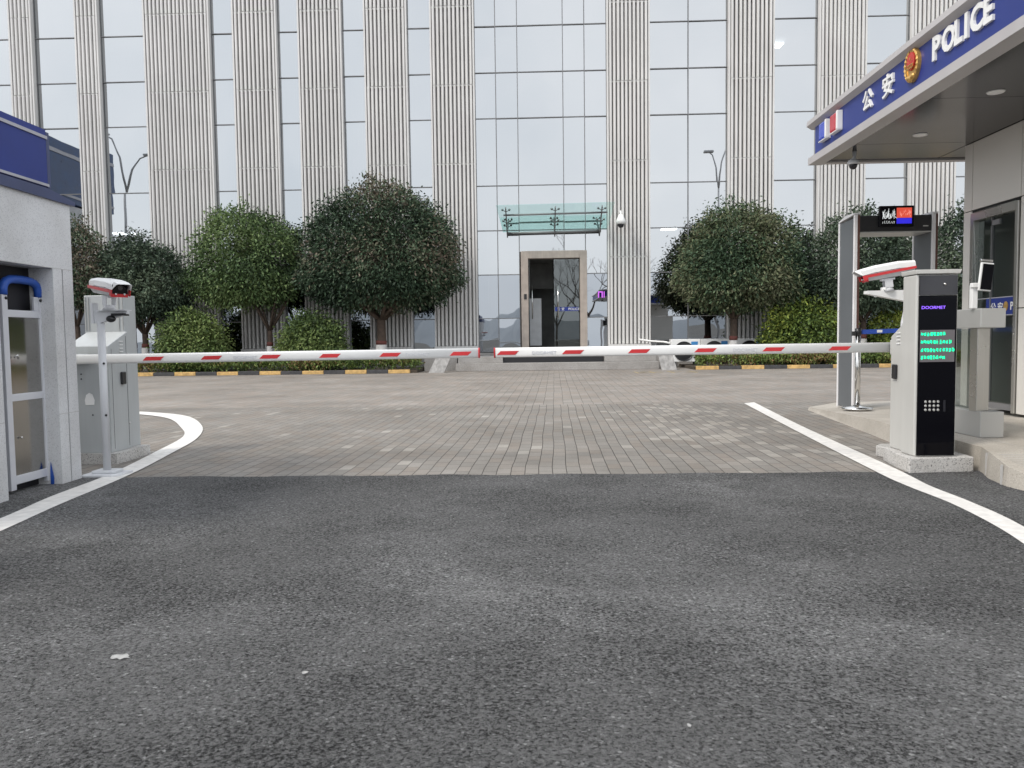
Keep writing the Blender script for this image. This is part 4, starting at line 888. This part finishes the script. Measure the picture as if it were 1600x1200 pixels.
# canopy
CX, CYF, CYN = 3.78, 10.72, 2.6
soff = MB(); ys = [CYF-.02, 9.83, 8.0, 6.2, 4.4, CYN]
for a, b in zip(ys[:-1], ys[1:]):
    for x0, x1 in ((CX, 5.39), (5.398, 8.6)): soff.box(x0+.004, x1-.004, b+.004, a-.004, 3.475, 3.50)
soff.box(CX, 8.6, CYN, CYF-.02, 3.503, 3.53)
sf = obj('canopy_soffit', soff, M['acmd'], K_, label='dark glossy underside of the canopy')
for x, y in ((4.548, 9.412), (4.50, 7.824)): obj('downlight', MB().lathe((x, y, 3.464), [(.05, .0), (.075, .0), (.085, .010)], 20), M['white'], sf)
obj('fascia', MB().box(CX, CX+.06, CYN, CYF, 3.56, 3.93).box(CX+.06, 8.6, CYF-.06, CYF, 3.56, 3.96).box(CX+.06, 8.6, CYN, CYN+.06, 3.56, 3.96), M['blue'], K_, label='blue sign board')
obj('canopy_trim', MB().prism([(CX-.045, 3.452), (CX+.14, 3.452), (CX+.14, 3.474), (CX+.001, 3.559), (CX-.045, 3.545)], 'y', CYN, CYF+.14).prism([(CX-.07, 3.972), (CX-.065, 4.035), (CX+.10, 4.055), (CX+.14, 4.055), (CX+.14, 3.93), (CX-.0, 3.93)], 'y', CYN, CYF+.14)
    .box(CX+.14, 8.7, CYF+.0, CYF+.12, 3.455, 3.555).box(CX+.14, 8.7, CYF, CYF+.12, 3.965, 4.055).box(CX+.14, 8.6, CYN, CYF, 3.97, 4.0), M['trimgrey'], K_)
def onsign(ch, yl, z, size, sx, dep=0.012, bold=0.005):
    obj('sign_letter', place(text_mb(ch, size, dep, bold, sx=sx), (CX-0.0125, yl, z), (0, -1, 0), (0, 0, 1), (-1, 0, 0)), M['white'], K_, fix=False)
onsign('公', 9.15, 3.690, 0.235, 1.15); onsign('安', 8.65, 3.685, 0.245, 1.15)
yy = 7.585
for ch, adv in zip('POLICE', (.178, .205, .165, .098, .190, .16)):
    onsign(ch, yy, 3.700, 0.295, 0.95, bold=0.010); yy -= adv
# emblem: gold wreath round a red shield
em = MB(); ey, ez = 7.97, 3.795
def ring(a, b, x0, x1, mi, lo=0, hi=2*math.pi, n=28): 
    v = [(0, ey-a[0]*math.cos(t), ez+a[1]*math.sin(t)) for t in [lo+(hi-lo)*k/n for k in range(n+1)]]
    u = [(0, ey-b[0]*math.cos(t), ez+b[1]*math.sin(t)) for t in [lo+(hi-lo)*k/n for k in range(n+1)]]
    V = [(x0, p[1], p[2]) for p in v]+[(x0, p[1], p[2]) for p in u]+[(x1, p[1], p[2]) for p in v]+[(x1, p[1], p[2]) for p in u]; m_ = n+1
    em.add(V, [(k, k+1, m_+k+1, m_+k) for k in range(n)]+[(2*m_+k, 2*m_+k+1, k+1, k) for k in range(n)]+[(m_+k, m_+k+1, 3*m_+k+1, 3*m_+k) for k in range(n)], mi)
ring((.145, .165), (.100, .125), CX-.03, CX, 0)
for s in (-1, 1):
    for k in range(9):
        a = -1.35+k*0.30; c_ = Vector((CX-.034, ey-s*.124*math.cos(a), ez+.148*math.sin(a))); tg = Vector((0, s*math.sin(a)*.9-s*.25, math.cos(a)))
        tg.normalize(); sd_ = tg.cross(Vector((1, 0, 0)))
        em.add([c_-tg*.03, c_+sd_*.018, c_+tg*.04, c_-sd_*.018, c_+Vector((-.014, 0, 0))], [(0, 1, 4), (1, 2, 4), (2, 3, 4), (3, 0, 4)], 0)
for k in range(5): em.ball((CX-.03, ey-.05+k*.025, ez-.125+abs(k-2)*.006), .026, 0, 8)
em.prism([(ey-.105*math.cos(t), ez-.02-.115*abs(math.sin(t))**.8) for t in [k*math.pi/12 for k in range(13)]], 'x', CX-.022, CX-.002)
eo = obj('emblem', em, [M['gold']], K_, label='gold wreath emblem with red shield', fix=False)
obj('shield', MB().prism([(ey-.080*math.cos(t), ez+.040+.088*math.sin(t)) for t in [k*2*math.pi/26 for k in range(26)]], 'x', CX-.040, CX-.003), M['redshield'], eo)
sh = MB()
sh.box(CX-.046, CX-.041, ey-.06, ey+.06, ez-.035, ez-.022).box(CX-.046, CX-.041, ey-.05, ey+.05, ez+.0, ez+.010).box(CX-.046, CX-.041, ey-.055, ey-.045, ez-.035, ez+.01).box(CX-.046, CX-.041, ey+.045, ey+.055, ez-.035, ez+.01).box(CX-.046, CX-.041, ey-.018, ey-.010, ez-.035, ez+.01).box(CX-.046, CX-.041, ey+.010, ey+.018, ez-.035, ez+.01)
for (a, b, r_) in ((0, .065, .02), (-.045, .045, .008), (.045, .045, .008), (-.025, .035, .008), (.025, .035, .008)):
    sh.add([(CX-.047, ey+a+r_*(1 if k % 2 == 0 else .42)*math.sin(k*math.pi/5), ez+b+r_*(1 if k % 2 == 0 else .42)*math.cos(k*math.pi/5)) for k in range(10)], [tuple(range(10))])
obj('star_and_gate', sh, M['gold'], eo, fix=False)
# police lamps
for nm, y0, mt_ in (('blue_lamp', 10.42, 'bluelamp'), ('red_lamp', 10.04, 'redlamp')):
    l_ = obj(nm, MB().box(CX-.065, CX-.001, y0-.22, y0-.0, 3.665, 3.885), M[mt_], K_, bevel=0.02)
    obj('bezel', MB().box(CX-.07, CX-.001, y0-.27, y0-.223, 3.662, 3.888).box(CX-.065, CX-.0005, y0-.27, y0+.01, 3.648, 3.661), M['white'], l_, bevel=0.005)
# dome camera under the canopy
dc = thing('dome_camera', 'small white dome camera hanging under the kiosk canopy', 'camera', (4.09, 10.2, 3.475))
obj('stem', MB().tube([(4.10, 10.2, 3.475), (4.10, 10.2, 3.40), (4.085, 10.2, 3.37)], [.03, .02, .03], 10), M['polewhite'], dc)
obj('housing', MB().lathe((4.085, 10.2, 3.29), [(.03, .09), (.065, .07), (.075, .04), (.07, .02)], 18), M['polewhite'], dc)
obj('lens_dome', MB().ball((4.085, 10.2, 3.30), 0.052, n=12), M['darkgrey'], dc)

# ------------------------------------------------------------------ metal detector gate
MD = thing('metal_detector_gate', 'walk-through metal detector gate with black header and small screen', 'detector gate', (4.9, 11.0, 0.1))
def zplat(x, y): return 0.12
GN, GF = 10.77, 11.32
def wing(x0, w_, out):
    pts = [(GN, 0.08), (GN, 2.735), (GN+.12, 2.75), (GF-.05, 2.74), (GF, 2.68), (GF, 0.08)]
    mb = MB().prism([(GN+.04, .10), (GN+.04, 2.72), (GF-.02, 2.70), (GF-.02, 0.10)], 'x', x0+.012, x0+w_-.012)
    p = obj('side_panel', mb, M['gateside'], MD, label='grey side panel of the gate')
    obj('edge_strip', MB().box(x0, x0+w_*.62, GN, GN+.038, .08, 2.76).box(x0, x0+w_, GF-.018, GF+.02, .08, 2.72), M['gatewhite'], p, bevel=0.006)
    obj('rubber_strip', MB().box(x0+w_*.62, x0+w_, GN+.002, GN+.038, .08, 2.755), M['gatebrown'], p)
    obj('top_trim', MB().prism([(GN, 2.762), (GN, 2.78), (GN+.3, 2.79), (GF, 2.735), (GF, 2.722)], 'x', x0-.004, x0+w_+.004), M['gatewhite'], p)
wing(4.34, 0.075, -1); wing(5.39, 0.075, 1)
hd = obj('header', MB().box(4.418, 5.388, GN+.02, GF-.06, 2.53, 2.745), M['blackpl'], MD, bevel=0.01)
obj('header_lip', MB().box(4.418, 5.388, GN+.04, GF-.06, 2.512, 2.528).box(5.27, 5.34, GN+.012, GN+.019, 2.585, 2.60), M['steelw'], hd)
sc_ = obj('screen', MB().box(4.665, 5.125, GN-.03, GN+.018, 2.585, 2.865), M['blackgl'], MD, bevel=0.006)
rnd = random.Random(12); S = MB(); yS = GN-.0325
def stroke(mb, x, z, dx, dz, w_=.006): mb.add([(x, yS, z), (x+w_, yS, z), (x+dx+w_, yS, z+dz), (x+dx, yS, z+dz)], [(0, 1, 2, 3)])
for i in range(34): stroke(S, rnd.uniform(4.70, 4.865), rnd.uniform(2.685, 2.76), rnd.uniform(-.02, .03), rnd.uniform(.02, .075), rnd.uniform(.004, .009))
stroke(S, 4.70, 2.78, .03, -.09, .012); stroke(S, 4.74, 2.69, .04, .10, .012); stroke(S, 4.86, 2.72, .035, -.03, .01)
for i in range(8): stroke(S, 4.70+i*.022, 2.625, rnd.uniform(.005, .02), rnd.uniform(.025, .045), .005)
obj('white_writing', S, M['scr_white'], sc_, fix=False)
obj('red_block', MB().box(4.892, 5.095, yS, yS+.002, 2.70, 2.835), M['scr_red'], sc_); obj('blue_block', MB().box(4.892, 5.095, yS, yS+.002, 2.622, 2.697), M['scr_blue'], sc_)
S = MB(); yS = GN-.0345
for i in range(16): stroke(S, rnd.uniform(4.90, 5.08), rnd.uniform(2.71, 2.79), rnd.uniform(-.008, .012), rnd.uniform(.02, .04), .005)
obj('red_writing', S, M['scr_redl'], sc_, fix=False)

# stanchions and belt
def stanchion(x, y, z, label):
    t = thing('stanchion', label, 'stanchion', (x, y, z), 'polished belt posts beside the kiosk')
    obj('base', MB().lathe((x, y, z), [(.195, 0.001), (.20, .01), (.19, .03), (.06, .045), (.04, .06)], 32), M['chrome'], t)
    obj('post', MB().tube([(x, y, z+.05), (x, y, z+1.07)], .036, 18), M['chrome'], t)
    obj('belt_cassette', MB().tube([(x, y, z+1.0), (x, y, z+1.09)], .042, 18).box(x-.075, x-.04, y-.03, y+.03, z+.99, z+1.05), M['blackpl'], t)
stanchion(4.29, 10.48, 0.115, 'polished steel belt post left of the gate, before its panel')
stanchion(5.27, 10.42, 0.14, 'polished steel belt post mostly hidden behind the right cabinet')
B = thing('queue_belt', 'blue retractable belt with white lettering stretched between the two posts', 'belt', (4.3, 10.48, 1.14))
obj('belt', MB().add([(4.33, 10.477, 1.125), (5.23, 10.42, 1.150), (5.23, 10.42, 1.205), (4.33, 10.477, 1.185), (4.33, 10.481, 1.125), (5.23, 10.424, 1.150), (5.23, 10.424, 1.205), (4.33, 10.481, 1.185)], [(0, 1, 2, 3), (7, 6, 5, 4), (0, 4, 5, 1), (3, 2, 6, 7), (1, 5, 6, 2), (0, 3, 7, 4)]), M['beltblue'], B)
obj('lettering', MB().box(4.53, 4.60, 10.459, 10.460, 1.145, 1.18).box(4.83, 4.87, 10.440, 10.441, 1.152, 1.188), M['white'], B)

# ------------------------------------------------------------------ speed gate with face terminal
T = thing('turnstile', 'brushed steel pedestrian turnstile with box top behind the right cabinet', 'turnstile', (3.96, 7.4, 0.2))
obj('top_box', MB().box(3.85, 4.065, 6.84, 8.05, 1.165, 1.335), M['steelw'], T, bevel=0.006)
obj('base_box', MB().box(3.865, 4.07, 6.84, 8.05, 0.201, 0.43), M['steelw'], T, bevel=0.006)
obj('column', MB().box(3.86, 3.925, 6.90, 7.02, 0.43, 1.165).box(3.925, 3.985, 6.93, 7.02, 0.43, 1.165), M['steel'], T, bevel=0.004)
obj('column', MB().box(3.86, 3.98, 7.85, 7.97, 0.43, 1.165), M['steel'], T, bevel=0.004)
obj('glass_panel', MB().box(3.90, 3.91, 7.04, 7.84, 0.44, 1.16), M['glassk'], T)
obj('panel_post', MB().box(3.885, 3.925, 7.40, 7.45, 0.43, 1.165), M['gatewhite'], T)
FT = thing('face_terminal', 'white framed black face reader on a white stalk above the turnstile', 'face reader', (3.87, 6.95, 1.336))
obj('stalk', MB().box(3.822, 3.872, 6.93, 6.98, 1.336, 1.545), M['white'], FT, bevel=0.006)
obj('joint_block', MB().box(3.812, 3.862, 6.905, 6.955, 1.52, 1.56), M['white'], FT, bevel=0.005)
a = R(6); ca, sa = math.cos(a), math.sin(a)
def tilt(mb, c): 
    mb.v = [(c[0]+(x-c[0])*ca+(z-c[1])*sa, y, c[1]-(x-c[0])*sa+(z-c[1])*ca) for x, y, z in mb.v]; return mb
obj('tablet', tilt(MB().box(3.868, 3.978, 6.90, 6.925, 1.488, 1.735), (3.92, 1.6)), M['white'], FT, bevel=0.006)
obj('screen', tilt(MB().box(3.882, 3.972, 6.894, 6.899, 1.500, 1.722), (3.92, 1.6)), M['blackgl'], FT)
obj('sensor_bar', tilt(MB().box(3.860, 3.965, 6.90, 6.93, 1.742, 1.765), (3.92, 1.6)), M['chrome'], FT, bevel=0.006)

# ------------------------------------------------------------------ things beside and behind the viewer that the glass mirrors
NB = thing('reflection_building', 'added unseen building whose blue band is mirrored in the left glass panes', 'building', (-28, 18, 0))  # building added out of view to give the panes their blue reflection
obj('wall', MB().box(-32, -25.0, 15.2, 26, 0, 8.6), M['paleb'], NB)
obj('fascia', MB().box(-32, -24.9, 15.0, 26, 8.7, 12.0), M['tealglass'], NB)
obj('stripe', MB().box(-24.9, -24.86, 15.0, 26, 11.3, 11.5).box(-24.9, -24.86, 15.0, 26, 9.0, 9.12), M['palestripe'], NB)
def lamp_post(x, y, h, arms, label):
    t = thing('street_lamp', label, 'street lamp', (x, y, 0), 'street lamps mirrored in the facade')
    mb = MB().tube([(x, y, 0), (x, y, h*.78)], [.09, .06], 10)
    for dx, dz, w_ in arms:
        mb.tube([(x, y, h*.78), (x+dx*.25, y, h*.78+(h*.22+dz)*.6), (x+dx*.6, y, h*.78+(h*.22+dz)*.92), (x+dx, y, h+dz)], [.06, .045, .04, .03], 8)
    obj('pole', mb, M['lamppost'], t)
    hd = MB()
    for dx, dz, w_ in arms: hd.box(x+dx-.30, x+dx+.30, y-.14, y+.14, h+dz-.05, h+dz+.05)
    obj('lamp_head', hd, M['lamppost'], t, bevel=0.03)
lamp_post(-21.5, 20, 11.5, [(-1.1, 0.4, 0), (1.3, -0.7, 0)], 'two-armed street lamp mirrored in the left pane')
lamp_post(11.1, 12, 13.0, [(0.7, 0.0, 0), (-.6, -.4, 0)], 'street lamp mirrored in the pane right of the entrance')
def bare_tree(x, y, h, seed):
    rnd = random.Random(seed); t = thing('bare_tree', 'leafless tree mirrored in the entrance glass', 'tree', (x, y, 0), 'leafless street trees'); mb = MB()
    def grow(p, d, l, r, k):
        q = p+d*l; mb.tube([p, (p+q)/2+Vector((rnd.uniform(-.05, .05), 0, 0))*l, q], [r, r*.85, r*.7], 5 if k > 1 else 8, cap=False)
        if k == 6: return
        for _ in range(2 if k else 3):
            nd = (d+Vector((rnd.uniform(-.7, .7), rnd.uniform(-.7, .7), rnd.uniform(-.1, .4)))).normalized(); grow(q, nd, l*rnd.uniform(.66, .84), r*.62, k+1)
    grow(Vector((x, y, 0)), Vector((0, 0, 1)), h*.28, h*.016, 0)
    obj('trunk', mb, M['trunk'], t, fix=False)
bare_tree(5.0, -24, 11, 1); bare_tree(9.5, -27, 12, 2); bare_tree(2.2, -30, 9, 3)
